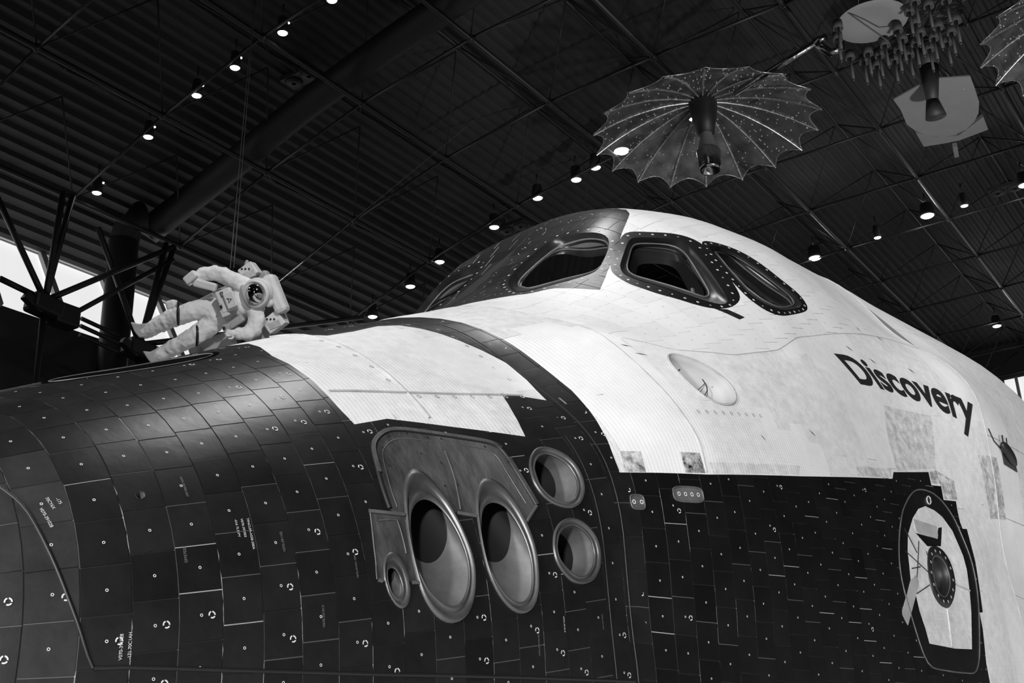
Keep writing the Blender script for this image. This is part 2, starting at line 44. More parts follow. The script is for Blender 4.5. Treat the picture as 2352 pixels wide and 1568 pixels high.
FT={"WAbot":[[322.24,19.76],[330.84,20.75],[341.25,18.25],[350.86,15.79],[361.13,13.03],[363.22,19.01],[366.04,25.55],[370.75,23.87],[376.2,21.8]],"bandF":[[376.2,21.8],[377.61,29.06],[377.96,36.0],[375.76,42.48],[372.99,48.33],[371.04,52.25],[368.76,56.81],[366.01,61.2],[360.3,62.55],[351.89,61.08],[344.21,60.91],[339.37,63.37]],"bandA":[[368.28,75.12],[378.97,74.06],[379.07,64.33],[379.98,57.22],[382.37,51.67],[383.47,42.09],[383.85,34.44],[383.7,28.59],[384.14,23.67],[382.56,17.73],[380.62,10.47],[380.64,7.45],[380.41,4.03]],"bw":[[380.41,4.03],[404.77,4.12],[443.03,5.33],[470.84,6.43],[496.98,7.43],[499.25,8.7],[507.82,9.11],[507.82,9.11],[526.63,9.97],[525.84,7.54],[533.43,7.68],[532.02,5.12],[541.32,5.19],[538.71,1.34],[538.77,0.19],[542.45,0.23],[539.98,-4.39],[538.14,-9.0],[536.76,-13.36],[534.07,-13.46],[534.13,-15.81],[533.11,-17.91],[531.71,-20.66],[531.92,-23.14]],"scutch":[[499.25,8.7],[507.82,9.11],[504.94,6.48],[496.46,6.03]],"wb":[[470.06,71.92],[458.91,68.74],[442.9,62.66],[432.54,57.9],[428.75,66.71],[422.05,72.55],[423.25,82.87],[418.73,89.07],[389.92,75.29]],"patch":[[451.12,41.81],[455.58,41.11],[459.29,38.61],[456.23,38.14]],"W3o":[[430.17,79.42],[433.64,81.55],[438.69,83.12],[444.49,83.39],[450.94,83.03],[455.8,81.98],[456.57,80.43],[455.12,76.17],[456.07,71.76],[455.79,70.28],[454.37,68.93],[451.62,67.81],[446.13,65.87],[441.57,64.39],[438.56,64.65],[433.87,66.5],[428.96,69.58],[424.59,72.3],[425.73,75.35]],"W3g":[[435.18,80.17],[438.88,81.82],[442.19,82.13],[448.72,81.9],[453.99,81.07],[455.59,79.83],[455.36,77.85],[456.36,71.26],[456.07,70.2],[453.75,68.91],[449.05,67.34],[445.61,66.78],[442.4,67.65],[436.82,72.14],[433.1,76.23]],"W3r":[[429.9,81.56],[433.49,83.44],[436.84,84.38],[443.16,84.43],[453.49,84.87],[459.02,83.25],[459.2,81.12],[457.66,72.15],[457.65,69.87],[455.92,68.35],[451.77,66.65],[445.33,64.13],[440.98,62.75],[437.7,62.81],[431.57,65.0],[426.99,68.26],[422.73,70.16],[422.09,73.53],[425.46,77.52]],"W2o":[[458.81,66.86],[454.32,65.39],[446.98,62.38],[444.74,60.82],[443.44,58.95],[443.34,55.24],[446.68,48.69],[450.67,44.5],[454.18,42.58],[457.38,42.25],[459.85,43.31],[464.81,50.82],[470.03,58.78],[469.88,60.74],[464.34,64.01],[460.2,66.38]],"W2g":[[459.71,66.29],[456.19,65.11],[451.56,63.16],[449.23,61.47],[448.51,59.62],[450.75,55.3],[453.35,51.56],[456.92,47.38],[458.56,47.25],[460.6,48.77],[464.63,53.93],[468.87,58.93],[469.48,60.53],[468.1,62.34],[465.51,63.9],[461.52,65.98]],"W2r":[[459.63,68.71],[454.21,67.21],[445.56,63.85],[442.87,62.0],[441.52,60.08],[439.7,55.47],[441.02,49.4],[446.15,43.88],[449.96,41.76],[455.72,41.2],[461.75,42.11],[465.95,43.72],[469.28,48.92],[476.03,59.08],[474.17,61.49],[466.65,65.15],[460.83,68.3]],"W1o":[[477.1,57.93],[482.33,56.95],[486.62,54.61],[488.62,51.21],[490.64,46.71],[494.39,43.69],[493.3,41.52],[490.6,40.75],[480.22,39.9],[476.94,40.16],[471.9,41.43],[469.43,44.37],[471.7,50.69],[475.43,56.35]],"W1g":[[482.48,57.96],[488.67,56.98],[490.78,53.62],[494.01,48.28],[496.5,45.05],[494.84,43.07],[488.01,42.26],[483.58,42.5],[479.63,44.19],[477.19,47.55],[478.98,53.09]],"W1r":[[476.37,59.23],[479.24,59.46],[483.95,58.02],[488.41,55.76],[491.4,52.4],[493.57,47.6],[496.81,43.83],[496.22,41.27],[493.99,40.14],[488.07,39.41],[477.8,38.56],[473.47,38.74],[469.8,40.18],[467.66,43.32],[468.55,48.5],[470.75,54.12],[473.33,57.26]],"hout":[[510.4,5.92],[516.33,6.42],[520.54,6.35],[525.54,6.04],[531.36,4.62],[535.26,1.69],[535.97,-1.97],[536.49,-5.26],[536.12,-8.66],[534.57,-11.96],[532.02,-15.14],[526.95,-20.1],[523.3,-21.77],[520.93,-22.02],[507.61,-21.89],[493.3,-21.5],[490.46,-20.91],[488.59,-19.13],[486.64,-15.38],[484.68,-11.42],[484.95,-7.64],[487.65,-4.29],[491.16,-1.45],[496.67,1.8],[504.57,4.55]],"hwhite":[[515.26,3.36],[521.37,2.85],[525.75,1.88],[529.72,-0.46],[530.18,-2.14],[531.13,-4.7],[531.11,-6.76],[529.87,-9.89],[527.84,-13.33],[522.84,-18.79],[510.78,-18.81],[494.38,-18.32],[493.63,-16.24],[492.21,-13.91],[491.96,-11.69],[493.07,-11.04],[492.58,-10.64],[490.57,-9.42],[491.88,-7.03],[492.88,-5.02],[495.97,-2.21],[502.92,0.84],[509.1,2.64]],"hblk":[[501.89,-1.67],[516.03,-2.18],[519.7,-0.27],[522.55,-0.06],[517.47,-3.42],[508.0,-3.68]],"hbox":[[502.78,0.72],[518.99,-0.05],[516.91,-2.27],[502.55,-1.54]],"hstick":[[490.57,-9.42],[495.1,-8.47],[495.83,-9.73],[491.3,-11.9],[483.0,-16.11],[480.73,-14.3]],"hwr":[[508.01,-4.14],[511.64,-3.4],[516.9,-3.9],[520.02,-5.43],[521.06,-7.87],[519.64,-10.09],[515.65,-12.08],[511.05,-13.3],[506.27,-12.87],[503.16,-11.26],[502.96,-8.72],[505.11,-6.03]],"hwg":[[515.63,-6.16],[517.56,-5.17],[520.9,-4.49],[523.94,-5.01],[525.93,-6.61],[526.2,-8.68],[524.7,-10.51],[521.82,-11.56],[518.69,-11.78],[515.29,-10.92],[513.77,-9.18]],"hq":[[518.11,4.86],[519.89,5.39],[521.1,5.24],[521.03,4.47],[519.84,3.92],[518.1,3.7],[517.39,4.07]],"hseam1":[[520.47,-9.42],[529.51,-10.22]],"hseam2":[[510.57,-13.3],[508.52,-18.64]],"hseam3":[[492.28,-11.37],[502.33,-9.91]],"st":[[416.15,29.73],[418.23,30.02],[419.68,29.37],[422.98,28.04],[425.86,25.98],[428.05,23.85],[429.18,21.39],[428.47,19.25],[425.77,17.67],[422.06,17.14],[418.03,17.56],[415.23,19.17],[413.95,22.53],[413.63,25.95],[414.52,28.04]],"stseam":[[419.17,27.75],[423.97,29.15],[425.18,26.96],[425.56,24.66],[424.51,22.76],[421.76,21.42]],"stseam2":[[419.87,22.37],[425.32,24.33]],"j1o":[[324.84,1.51],[325.82,4.52],[327.08,6.89],[328.55,8.49],[330.05,9.11],[331.34,8.69],[332.66,6.69],[333.87,4.38],[334.93,1.68],[335.72,-1.09],[336.51,-4.16],[336.97,-6.61],[336.86,-9.12],[336.18,-11.68],[335.09,-13.73],[333.22,-15.28],[330.91,-15.84],[328.47,-15.39],[326.5,-14.03],[324.74,-11.79],[324.07,-9.16],[323.71,-5.8],[323.9,-2.25]],"j1i":[[324.81,-1.63],[326.14,1.15],[327.95,2.77],[330.04,3.38],[331.92,2.44],[333.63,0.29],[334.97,-2.91],[335.73,-6.3],[335.6,-8.83],[334.86,-10.99],[333.31,-12.83],[331.25,-13.54],[328.89,-12.69],[326.17,-10.73],[324.6,-8.19],[324.27,-4.97]],"j2o":[[340.6,0.23],[342.06,3.17],[343.89,5.19],[345.53,5.88],[347.39,5.43],[349.3,3.1],[350.68,0.19],[351.77,-3.0],[352.43,-5.97],[352.29,-9.17],[351.61,-12.18],[350.35,-14.43],[348.26,-15.61],[346.08,-15.65],[343.76,-14.73],[341.39,-12.65],[339.96,-10.16],[339.48,-7.22],[339.74,-3.73]],"j2i":[[340.32,-3.31],[341.51,-0.81],[343.27,1.02],[345.62,1.47],[347.91,0.4],[349.49,-2.37],[350.52,-5.18],[350.97,-8.03],[350.59,-10.5],[349.81,-12.65],[348.24,-13.9],[346.03,-14.04],[343.76,-13.01],[341.49,-10.88],[340.16,-8.33],[339.83,-5.74]],"j3o":[[317.63,-6.57],[318.45,-5.15],[319.76,-4.71],[321.12,-5.26],[321.94,-6.72],[322.33,-8.82],[322.28,-10.82],[321.65,-12.32],[320.37,-12.98],[319.0,-12.3],[317.81,-10.65],[317.32,-8.61]],"j3i":[[318.17,-8.07],[318.49,-7.27],[319.3,-7.03],[319.95,-7.39],[320.6,-8.48],[320.88,-9.71],[320.68,-10.69],[320.04,-11.32],[319.18,-11.15],[318.46,-10.31],[318.12,-9.28]],"j4o":[[357.34,6.78],[358.85,8.71],[361.26,10.17],[363.73,10.34],[366.25,9.52],[368.39,8.12],[369.64,5.99],[369.89,3.55],[369.24,1.3],[367.3,-0.53],[364.72,-1.31],[362.07,-1.02],[359.09,0.04],[357.3,1.67],[356.59,4.07]],"j4i":[[358.47,6.11],[359.86,7.71],[361.74,8.73],[363.87,8.98],[366.09,7.73],[367.73,6.15],[368.28,3.93],[367.74,1.91],[365.86,0.3],[363.64,-0.16],[361.48,0.23],[359.41,1.38],[358.11,3.15]],"j5o":[[356.9,-6.71],[357.88,-4.56],[359.99,-3.11],[362.56,-2.63],[365.6,-3.12],[368.0,-4.53],[369.75,-6.42],[370.27,-8.63],[369.56,-10.7],[367.11,-12.4],[363.94,-12.76],[360.65,-12.18],[358.27,-10.6],[356.99,-8.85]],"j5i":[[358.08,-7.0],[359.22,-5.1],[361.17,-4.1],[363.7,-3.81],[366.2,-4.87],[367.99,-6.53],[368.53,-8.52],[367.65,-10.37],[365.57,-11.48],[362.95,-11.52],[360.36,-10.32],[358.4,-8.73]],"zip":[[321.81,1.76],[321.73,4.61],[321.94,7.62],[322.75,12.06],[323.48,14.28],[325.09,16.03],[328.62,17.77],[332.05,17.69],[338.26,16.18],[344.57,14.56],[350.75,12.83],[352.71,11.89],[353.49,9.87],[353.7,6.27],[354.52,2.67],[355.52,-0.23]],"plateA":[[321.81,1.76],[321.73,4.61],[321.94,7.62],[322.75,12.06],[323.48,14.28],[325.09,16.03],[328.62,17.77],[332.05,17.69],[338.26,16.18],[344.57,14.56],[350.75,12.83],[352.71,11.89],[353.49,9.87],[353.7,6.27],[354.52,2.67],[355.52,-0.23],[351.69,-2.76],[340.35,-0.68],[335.97,0.23],[324.46,0.92]],"plateB":[[317.5,1.76],[324.49,0.6],[324.15,-9.47],[322.5,-9.44],[316.71,-8.76],[315.84,-8.49]],"bead_b1":[[317.01,2.05],[324.39,0.75]],"bead_b2":[[335.94,0.16],[340.31,-0.77]],"bead_b3":[[355.34,-0.22],[351.63,-2.64]],"bead_b4":[[315.84,-8.53],[316.85,-8.82]],"bead_b5":[[322.55,-9.49],[324.21,-9.62]],"bead_b6":[[317.5,1.76],[316.49,-3.67],[315.9,-8.49]],"bead_b7":[[339.45,11.86],[338.6,6.19],[337.18,0.63]],"bead_b8":[[318.66,0.31],[322.63,0.22],[322.78,-1.93],[322.79,-5.29]],"seamfwd":[[263.03,15.87],[264.25,12.56],[265.11,9.88],[266.07,5.3],[266.79,2.0],[267.81,-2.16],[269.0,-6.68],[270.2,-10.57],[271.33,-14.24],[272.25,-16.31]],"seambot":[[272.25,-16.31],[274.51,-16.29],[290.89,-18.04],[317.59,-20.77],[345.74,-23.16],[376.86,-25.82]],"seamaft":[[375.98,80.61],[378.53,71.3],[378.11,59.59],[378.0,46.21],[377.96,33.92],[377.97,24.37],[377.99,17.16],[378.02,11.54],[378.01,5.27],[378.01,-0.8],[378.0,-10.92],[377.96,-18.77],[377.53,-25.86]],"seam404":[[404.7,73.62],[404.36,52.05],[404.62,39.79],[404.82,32.23],[404.44,26.26],[406.13,22.45],[405.35,14.24],[404.67,8.17],[404.38,4.18]],"portdoor":[[462.18,30.58],[476.18,33.71],[495.78,35.06],[529.17,36.74]],"v1":[[381.34,0.15],[384.53,0.37],[384.31,-1.75],[381.12,-1.98]],"v2":[[393.23,1.29],[401.49,2.07],[401.62,0.14],[393.04,-0.67]],"hole":[[280.46,9.27],[280.26,8.87],[279.93,8.61],[279.55,8.56],[279.21,8.73],[279.01,9.08],[279.01,9.52],[279.2,9.93],[279.54,10.19],[279.92,10.24],[280.26,10.06],[280.45,9.71]],"txt":[[492.65,30.99],[500.0,25.47],[559.7,19.9],[571.19,23.92],[565.56,16.88],[518.84,24.83],[508.73,30.75],[510.96,25.34]],"dark1":[[589.54,19.07],[604.01,19.17],[602.87,16.23],[602.67,13.11],[588.84,13.37]],"bulk":[[581.03,43.97],[583.21,37.68],[576.28,29.45],[576.21,23.93],[575.89,17.79],[576.02,10.22],[575.88,-1.38],[576.04,-15.97]],"cord":[[579.89,19.24],[582.45,17.41],[588.24,16.44],[597.46,17.32]],"dirtA":[[509.8,21.62],[540.39,20.56],[532.96,10.69],[525.58,10.55],[502.4,9.01],[503.49,14.8]],"dirtB":[[567.24,14.17],[583.49,14.47],[584.89,3.61],[569.35,2.91]],"dirtC":[[383.01,8.09],[387.83,7.92],[387.08,4.15],[381.87,4.19]],"dirtD":[[398.15,7.8],[403.74,7.64],[404.31,4.32],[398.13,4.24]],"dirtE":[[405.95,6.15],[428.06,6.72],[443.52,7.11],[441.73,5.5],[406.77,4.31]],"dirtF":[[474.92,8.44],[498.56,9.3],[496.97,7.66],[473.55,6.78]],"dirtG":[[526.98,9.99],[532.83,10.53],[544.19,8.97],[542.95,5.48],[532.92,5.31],[532.86,7.98],[526.65,7.89]],"pl":[[589.54,19.07],[601.89,19.12],[599.84,16.75],[588.73,16.48]],"br":[[594.18,15.88]],"pln":[[592.36,19.1],[591.08,16.61],[596.98,19.06],[594.88,16.78]],"mf":[[588.92,16.27],[600.93,16.22],[602.1,13.45],[588.88,13.83]]}
HD={"lightA":[[15.15,9.51,18.98],[15.13,10.91,18.77],[15.12,12.34,18.48],[15.06,13.48,18.19],[15.07,15.07,17.72],[15.24,17.03,17.01]],"lightB":[[24.77,8.78,19.06],[24.89,9.47,18.98],[24.82,10.7,18.8],[24.99,12.31,18.48],[24.97,14.27,17.97],[25.11,15.48,17.58],[25.16,16.99,17.03]],"lightC":[[33.73,2.46,19.2],[34.41,6.27,19.2],[34.24,4.16,19.2],[33.78,1.38,19.2],[44.58,3.05,19.2],[33.58,-0.36,19.2]],"lightD":[[24.57,7.85,19.14],[24.42,5.67,19.2]],"chordy":[[31.85,2.03,19.2],[37.28,5.32,19.2],[20.93,8.11,19.12],[18.02,11.27,18.7],[17.87,14.3,17.96],[14.85,17.38,16.87],[18.03,17.54,16.8]],"nodes":[[26.57,1.83,19.2],[31.85,2.03,19.2],[36.59,1.98,19.2],[40.43,2.03,19.2],[44.14,2.07,19.2],[30.25,5.08,19.2],[37.28,5.32,19.2],[41.06,5.46,19.2],[14.93,11.09,18.73],[18.02,11.27,18.7],[21.15,11.3,18.69],[24.63,11.53,18.65],[14.8,14.12,18.01],[17.87,14.3,17.96],[21.26,14.5,17.9],[24.6,14.71,17.84],[14.85,17.38,16.87],[18.03,17.54,16.8]],"ductline":[[17.48,17.85,17.27],[17.69,15.67,18.12],[17.64,12.67,19.0],[17.54,9.88,19.53],[16.72,3.62,19.8]],"duct":[[16.76,17.9,16.7],[16.67,17.9,14.95],[16.69,17.9,13.14]],"tree":{"n1":[14.52,16.9,16.57],"n2":[17.51,16.9,16.41],"c1":[14.13,16.9,13.71],"c2":[16.72,16.9,13.45],"lt":[13.01,16.9,13.94],"lt2":[12.87,16.9,15.02],"pr":[18.17,16.9,13.49]},"cups":[[19.8,0.48,17.0],[20.93,0.64,17.0],[21.25,0.46,17.0],[21.56,0.29,17.0],[21.01,0.29,17.0],[21.23,0.13,17.0],[20.94,-0.08,17.0],[21.6,-0.06,17.0],[21.28,-0.24,17.0],[21.59,-0.37,17.0],[20.98,-0.42,17.0],[20.99,-0.77,17.0],[21.28,-0.59,17.0],[21.64,-0.76,17.0],[21.31,-0.94,17.0],[21.0,-1.12,17.0],[21.64,-1.11,17.0],[21.34,-1.28,17.0],[21.01,-1.46,17.0],[20.17,-0.8,17.0],[20.62,-0.79,17.0],[20.2,-1.16,17.0],[19.92,-0.99,17.0],[20.15,0.61,17.0],[20.25,-1.48,17.0],[20.61,-0.44,17.0]],"disc":[20.27,-0.06,17.15],"panel":[[22.44,0.29,16.6],[22.22,-0.35,16.6],[22.23,-0.7,16.6],[22.56,-1.26,16.6],[23.04,-1.22,16.6],[23.69,-1.15,16.6],[24.11,-1.03,16.6],[24.41,-0.87,16.6],[24.65,-0.62,16.6],[24.72,-0.35,16.6],[24.64,-0.09,16.6],[24.32,0.16,16.6],[23.99,0.3,16.6],[23.61,0.37,16.6],[22.92,0.29,16.6]],"slab":[[24.33,0.37,16.75],[25.08,0.41,16.75],[25.23,-0.02,16.75],[25.31,-0.33,16.75],[25.24,-0.98,16.75],[24.61,-1.03,16.75],[25.09,-0.35,16.75],[24.83,0.05,16.75]],"sbox":[[25.52,-0.12,16.75],[25.54,-0.22,16.75],[26.06,-0.12,16.75],[26.05,-0.02,16.75]],"horn":[[22.19,-0.58,16.9],[22.17,-0.52,16.1],[22.22,-0.52,15.75]],"body":[20.46,-0.74,17.3],"arm":[[21.44,2.86,17.6],[20.91,1.27,17.6]],"dish1":[22.24,4.46,17.3],"dish2":[23.7,-3.94,17.3],"vents":[[17.7,12.86,19.85],[26.5,12.64,19.21],[35.09,0.36,20.0]],"endwin":[[52.0,4.4,19.4],[52.0,3.58,19.41],[52.0,3.78,18.32]],"astro":[9.13,5.64,8.81],"cab":[[9.12,5.44,9.41],[13.96,10.53,18.83],[9.15,5.41,9.42],[13.97,10.51,18.83]],"wire":[[9.65,5.2,9.25],[10.18,5.25,9.78]]}
# ---------------------------------------------------------------- helpers
def nodes(m): return m.node_tree.nodes, m.node_tree.links
def mat(name, v, rough=.6, metal=0., spec=.5, emit=0., tone=False, amp=.0, bump=0., bscale=8., coat=0.):
    m = bpy.data.materials.new(name); m.use_nodes = True; N, L = nodes(m); b = N['Principled BSDF']
    b.inputs['Base Color'].default_value = (v, v, v, 1); b.inputs['Roughness'].default_value = rough
    b.inputs['Metallic'].default_value = metal; b.inputs['Specular IOR Level'].default_value = spec
    if coat: b.inputs['Coat Weight'].default_value = coat; b.inputs['Coat Roughness'].default_value = .25
    if emit: b.inputs['Emission Color'].default_value = (1, 1, 1, 1); b.inputs['Emission Strength'].default_value = emit
    col = None
    tc = N.new('ShaderNodeTexCoord')
    if tone or amp:
        if tone:
            a = N.new('ShaderNodeAttribute'); a.attribute_name = 'tone'; src = a.outputs['Fac']
            mu = N.new('ShaderNodeMath'); mu.operation = 'MULTIPLY'; mu.inputs[1].default_value = v; L.new(src, mu.inputs[0]); cur = mu.outputs[0]
        else:
            vn = N.new('ShaderNodeValue'); vn.outputs[0].default_value = v; cur = vn.outputs[0]
        if amp:
            n = N.new('ShaderNodeTexNoise'); n.inputs['Scale'].default_value = bscale; n.inputs['Detail'].default_value = 8; n.inputs['Roughness'].default_value = .65
            L.new(tc.outputs['Object'], n.inputs['Vector'])
            mr = N.new('ShaderNodeMapRange'); mr.inputs['From Min'].default_value = .3; mr.inputs['From Max'].default_value = .7
            mr.inputs['To Min'].default_value = 1-amp; mr.inputs['To Max'].default_value = 1+amp; L.new(n.outputs['Fac'], mr.inputs['Value'])
            m2 = N.new('ShaderNodeMath'); m2.operation = 'MULTIPLY'; L.new(cur, m2.inputs[0]); L.new(mr.outputs[0], m2.inputs[1]); cur = m2.outputs[0]
        L.new(cur, b.inputs['Base Color'])
    if bump:
        n = N.new('ShaderNodeTexNoise'); n.inputs['Scale'].default_value = bscale*4; n.inputs['Detail'].default_value = 6
        L.new(tc.outputs['Object'], n.inputs['Vector'])
        bp = N.new('ShaderNodeBump'); bp.inputs['Strength'].default_value = bump; bp.inputs['Distance'].default_value = .01
        L.new(n.outputs['Fac'], bp.inputs['Height']); L.new(bp.outputs[0], b.inputs['Normal'])
    return m
M = {}
M['black'] = mat('black_tile', .010, .36, spec=.5, tone=True, amp=.35, bump=.12, bscale=5)
M['blackshade'] = mat('black_side_tile', .005, .5, spec=.2, tone=True, amp=.35, bump=.12, bscale=5)  # darker copy of the black tile, shade on the flank put into colour
M['white'] = mat('white_tile', .78, .55, tone=True, amp=.05, bump=.1, bscale=3)
M['wgap'] = mat('grey_seam', .40, .8)
M['gap'] = mat('seam', .5, .8, tone=True)
M['mark'] = mat('white_paint_mark', .62, .7)
M['faint'] = mat('faded_paint_mark', .16, .7)
M['ink'] = mat('black_paint', .012, .6)
M['metal'] = mat('burnished_metal', .10, .34, metal=.35, tone=False, amp=1.0, bump=1., bscale=2.2)  # colour noise paints burnish marks and bright highlight streaks together
for n_ in M['metal'].node_tree.nodes:
    if n_.type == 'TEX_NOISE':
        mp_ = M['metal'].node_tree.nodes.new('ShaderNodeMapping'); mp_.inputs['Scale'].default_value = (1.5, .9, .55); l_ = n_.inputs['Vector'].links[0]; s_ = l_.from_socket
        M['metal'].node_tree.links.new(s_, mp_.inputs[0]); M['metal'].node_tree.links.new(mp_.outputs[0], n_.inputs['Vector'])
    if n_.type == 'BUMP': n_.inputs['Distance'].default_value = .012
M['nozzle'] = mat('nozzle_metal', .13, .5, metal=.2, amp=.45, bump=.1, bscale=3)
M['rim'] = mat('nozzle_rim', .13, .42, metal=.6, amp=.4, bscale=4)
M['bead'] = mat('sealant_bead', .12, .5, metal=.3, amp=.5, bscale=6)
M['rubber'] = mat('black_rubber', .012, .5)
M['paneseal'] = mat('grey_pane_seal', .10, .45, amp=.3)
M['reveal_lit'] = mat('lit_window_reveal', .30, .6, amp=.2)  # paler copy of the reveal, light falling on it painted in
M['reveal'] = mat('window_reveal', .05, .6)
M['bellshade'] = mat('shaded_throat', .012, .6, spec=.2)  # near-black colour paints the lip's shadow inside the nozzle bells
M['recess'] = mat('shaded_recess_white', .42, .7, tone=True, amp=.08, bscale=6)  # white cavity greyed, its shading put into the colour
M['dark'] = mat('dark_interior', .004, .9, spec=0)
M['seal'] = mat('window_seal', .012, .35, amp=.4)
M['panelg'] = mat('cockpit_panel_grey', .05, .6)
M['label'] = mat('grey_label', .42, .6, amp=.25, bscale=6)
M['suit'] = mat('white_suit_fabric', .72, .85, amp=.12, bump=.5, bscale=5)
M['suitg'] = mat('grey_suit_fabric', .42, .9, amp=.2, bump=.3, bscale=5)
M['hard'] = mat('white_hard_shell', .66, .5, amp=.12, bscale=3)
M['hardg'] = mat('grey_hard_shell', .36, .6, amp=.15, bscale=3)
M['visor'] = mat('mirror_visor', .55, .06, metal=1.)
M['steel'] = mat('painted_truss_steel', .02, .45, spec=.5)
M['deck'] = mat('dark_roof_deck', .028, .65, amp=.2, bscale=2)
M['wall'] = mat('dark_wall', .035, .8)
M['floor'] = mat('grey_floor', .18, .4, amp=.1)
M['duct'] = mat('dark_duct', .03, .55, amp=.2)
M['mull'] = mat('mullion', .42, .5)
M['glass_day'] = mat('daylit_glass', .8, .3, emit=.8)
M['lens'] = mat('lamp_lens', .9, .3, emit=6)
M['lensb'] = mat('bright_lamp_lens', .9, .3, emit=25)
M['housing'] = mat('lamp_housing', .03, .5)
M['cup'] = mat('antenna_cup', .07, .7)
M['rod'] = mat('antenna_rod', .10, .6)
M['foil'] = mat('crumpled_foil', .35, .18, metal=1., bump=1., bscale=3)
M['disc'] = mat('pale_antenna_skin', .22, .6, amp=.06, bscale=3, bump=.2)
M['foilr'] = mat('rib_foil', .55, .3, metal=.8, amp=.7, bscale=14)
def blanket(name, base, su=1.0, dirt=.0):
    m = mat(name, base, .85, spec=.25, tone=True, amp=.07, bscale=3); N, L = nodes(m); b = N['Principled BSDF']
    uv = N.new('ShaderNodeUVMap'); sp = N.new('ShaderNodeSeparateXYZ'); L.new(uv.outputs[0], sp.inputs[0])
    hs = []
    for k in (0, 1):
        a = N.new('ShaderNodeMath'); a.operation = 'MULTIPLY'; a.inputs[1].default_value = PI/su; L.new(sp.outputs[k], a.inputs[0])
        s = N.new('ShaderNodeMath'); s.operation = 'SINE'; L.new(a.outputs[0], s.inputs[0])
        q = N.new('ShaderNodeMath'); q.operation = 'ABSOLUTE'; L.new(s.outputs[0], q.inputs[0])
        w = N.new('ShaderNodeMath'); w.operation = 'POWER'; w.inputs[1].default_value = .35 if k == 0 else .08; L.new(q.outputs[0], w.inputs[0]); hs.append(w)
    h = N.new('ShaderNodeMath'); h.operation = 'MULTIPLY'; L.new(hs[0].outputs[0], h.inputs[0]); L.new(hs[1].outputs[0], h.inputs[1])
    bp = N.new('ShaderNodeBump'); bp.inputs['Strength'].default_value = .3; bp.inputs['Distance'].default_value = .0035
    L.new(h.outputs[0], bp.inputs['Height']); L.new(bp.outputs[0], b.inputs['Normal'])
    # stitch holes darken the cloth, more in soiled patches
    n = N.new('ShaderNodeTexNoise'); n.inputs['Scale'].default_value = 1.6; n.inputs['Detail'].default_value = 5
    tc = N.new('ShaderNodeTexCoord'); L.new(tc.outputs['Object'], n.inputs['Vector'])
    mr = N.new('ShaderNodeMapRange'); mr.inputs['From Min'].default_value = .42; mr.inputs['From Max'].default_value = .68; mr.inputs['To Min'].default_value = .04; mr.inputs['To Max'].default_value = .26; L.new(n.outputs['Fac'], mr.inputs['Value'])
    iv = N.new('ShaderNodeMath'); iv.operation = 'SUBTRACT'; iv.inputs[0].default_value = 1; L.new(h.outputs[0], iv.inputs[1])
    mu = N.new('ShaderNodeMath'); mu.operation = 'MULTIPLY'; L.new(iv.outputs[0], mu.inputs[0]); L.new(mr.outputs[0], mu.inputs[1])
    ii = N.new('ShaderNodeMath'); ii.operation = 'SUBTRACT'; ii.inputs[0].default_value = 1; L.new(mu.outputs[0], ii.inputs[1])
    old = b.inputs['Base Color'].links[0].from_socket
    at_ = [q for q in N if q.type == 'ATTRIBUTE'][0]; tm = at_.outputs['Fac'].links[0].to_node
    n2_ = N.new('ShaderNodeTexNoise'); n2_.inputs['Scale'].default_value = 14; n2_.inputs['Detail'].default_value = 9; n2_.inputs['Roughness'].default_value = .7; L.new(tc.outputs['Object'], n2_.inputs['Vector'])
    r2 = N.new('ShaderNodeMapRange'); r2.inputs['From Min'].default_value = .36; r2.inputs['From Max'].default_value = .66; r2.inputs['To Min'].default_value = .15; r2.inputs['To Max'].default_value = 1.9; L.new(n2_.outputs['Fac'], r2.inputs['Value'])
    s1 = N.new('ShaderNodeMath'); s1.operation = 'SUBTRACT'; s1.inputs[0].default_value = 1; L.new(at_.outputs['Fac'], s1.inputs[1])
    s2 = N.new('ShaderNodeMath'); s2.operation = 'MULTIPLY'; L.new(s1.outputs[0], s2.inputs[0]); L.new(r2.outputs[0], s2.inputs[1])
    s3 = N.new('ShaderNodeMath'); s3.operation = 'SUBTRACT'; s3.use_clamp = True; s3.inputs[0].default_value = 1; L.new(s2.outputs[0], s3.inputs[1]); L.new(s3.outputs[0], tm.inputs[0])
    f = N.new('ShaderNodeMath'); f.operation = 'MULTIPLY'; L.new(old, f.inputs[0]); L.new(ii.outputs[0], f.inputs[1]); L.new(f.outputs[0], b.inputs['Base Color'])
    return m
M['blanket'] = blanket('white_quilted_blanket', .79)
M['door'] = blanket('grey_white_quilted_blanket', .74)
def glassmat():
    m = bpy.data.materials.new('dark_window_glass'); m.use_nodes = True; N, L = nodes(m); N.remove(N['Principled BSDF'])
    g = N.new('ShaderNodeBsdfGlossy'); g.inputs['Roughness'].default_value = .03; t = N.new('ShaderNodeBsdfTransparent'); t.inputs[0].default_value = (.75, .75, .75, 1)
    fr = N.new('ShaderNodeFresnel'); fr.inputs[0].default_value = 1.5; mx = N.new('ShaderNodeMixShader')
    L.new(fr.outputs[0], mx.inputs[0]); L.new(t.outputs[0], mx.inputs[1]); L.new(g.outputs[0], mx.inputs[2]); L.new(mx.outputs[0], N['Material Output'].inputs[0]); return m
M['glass'] = glassmat()
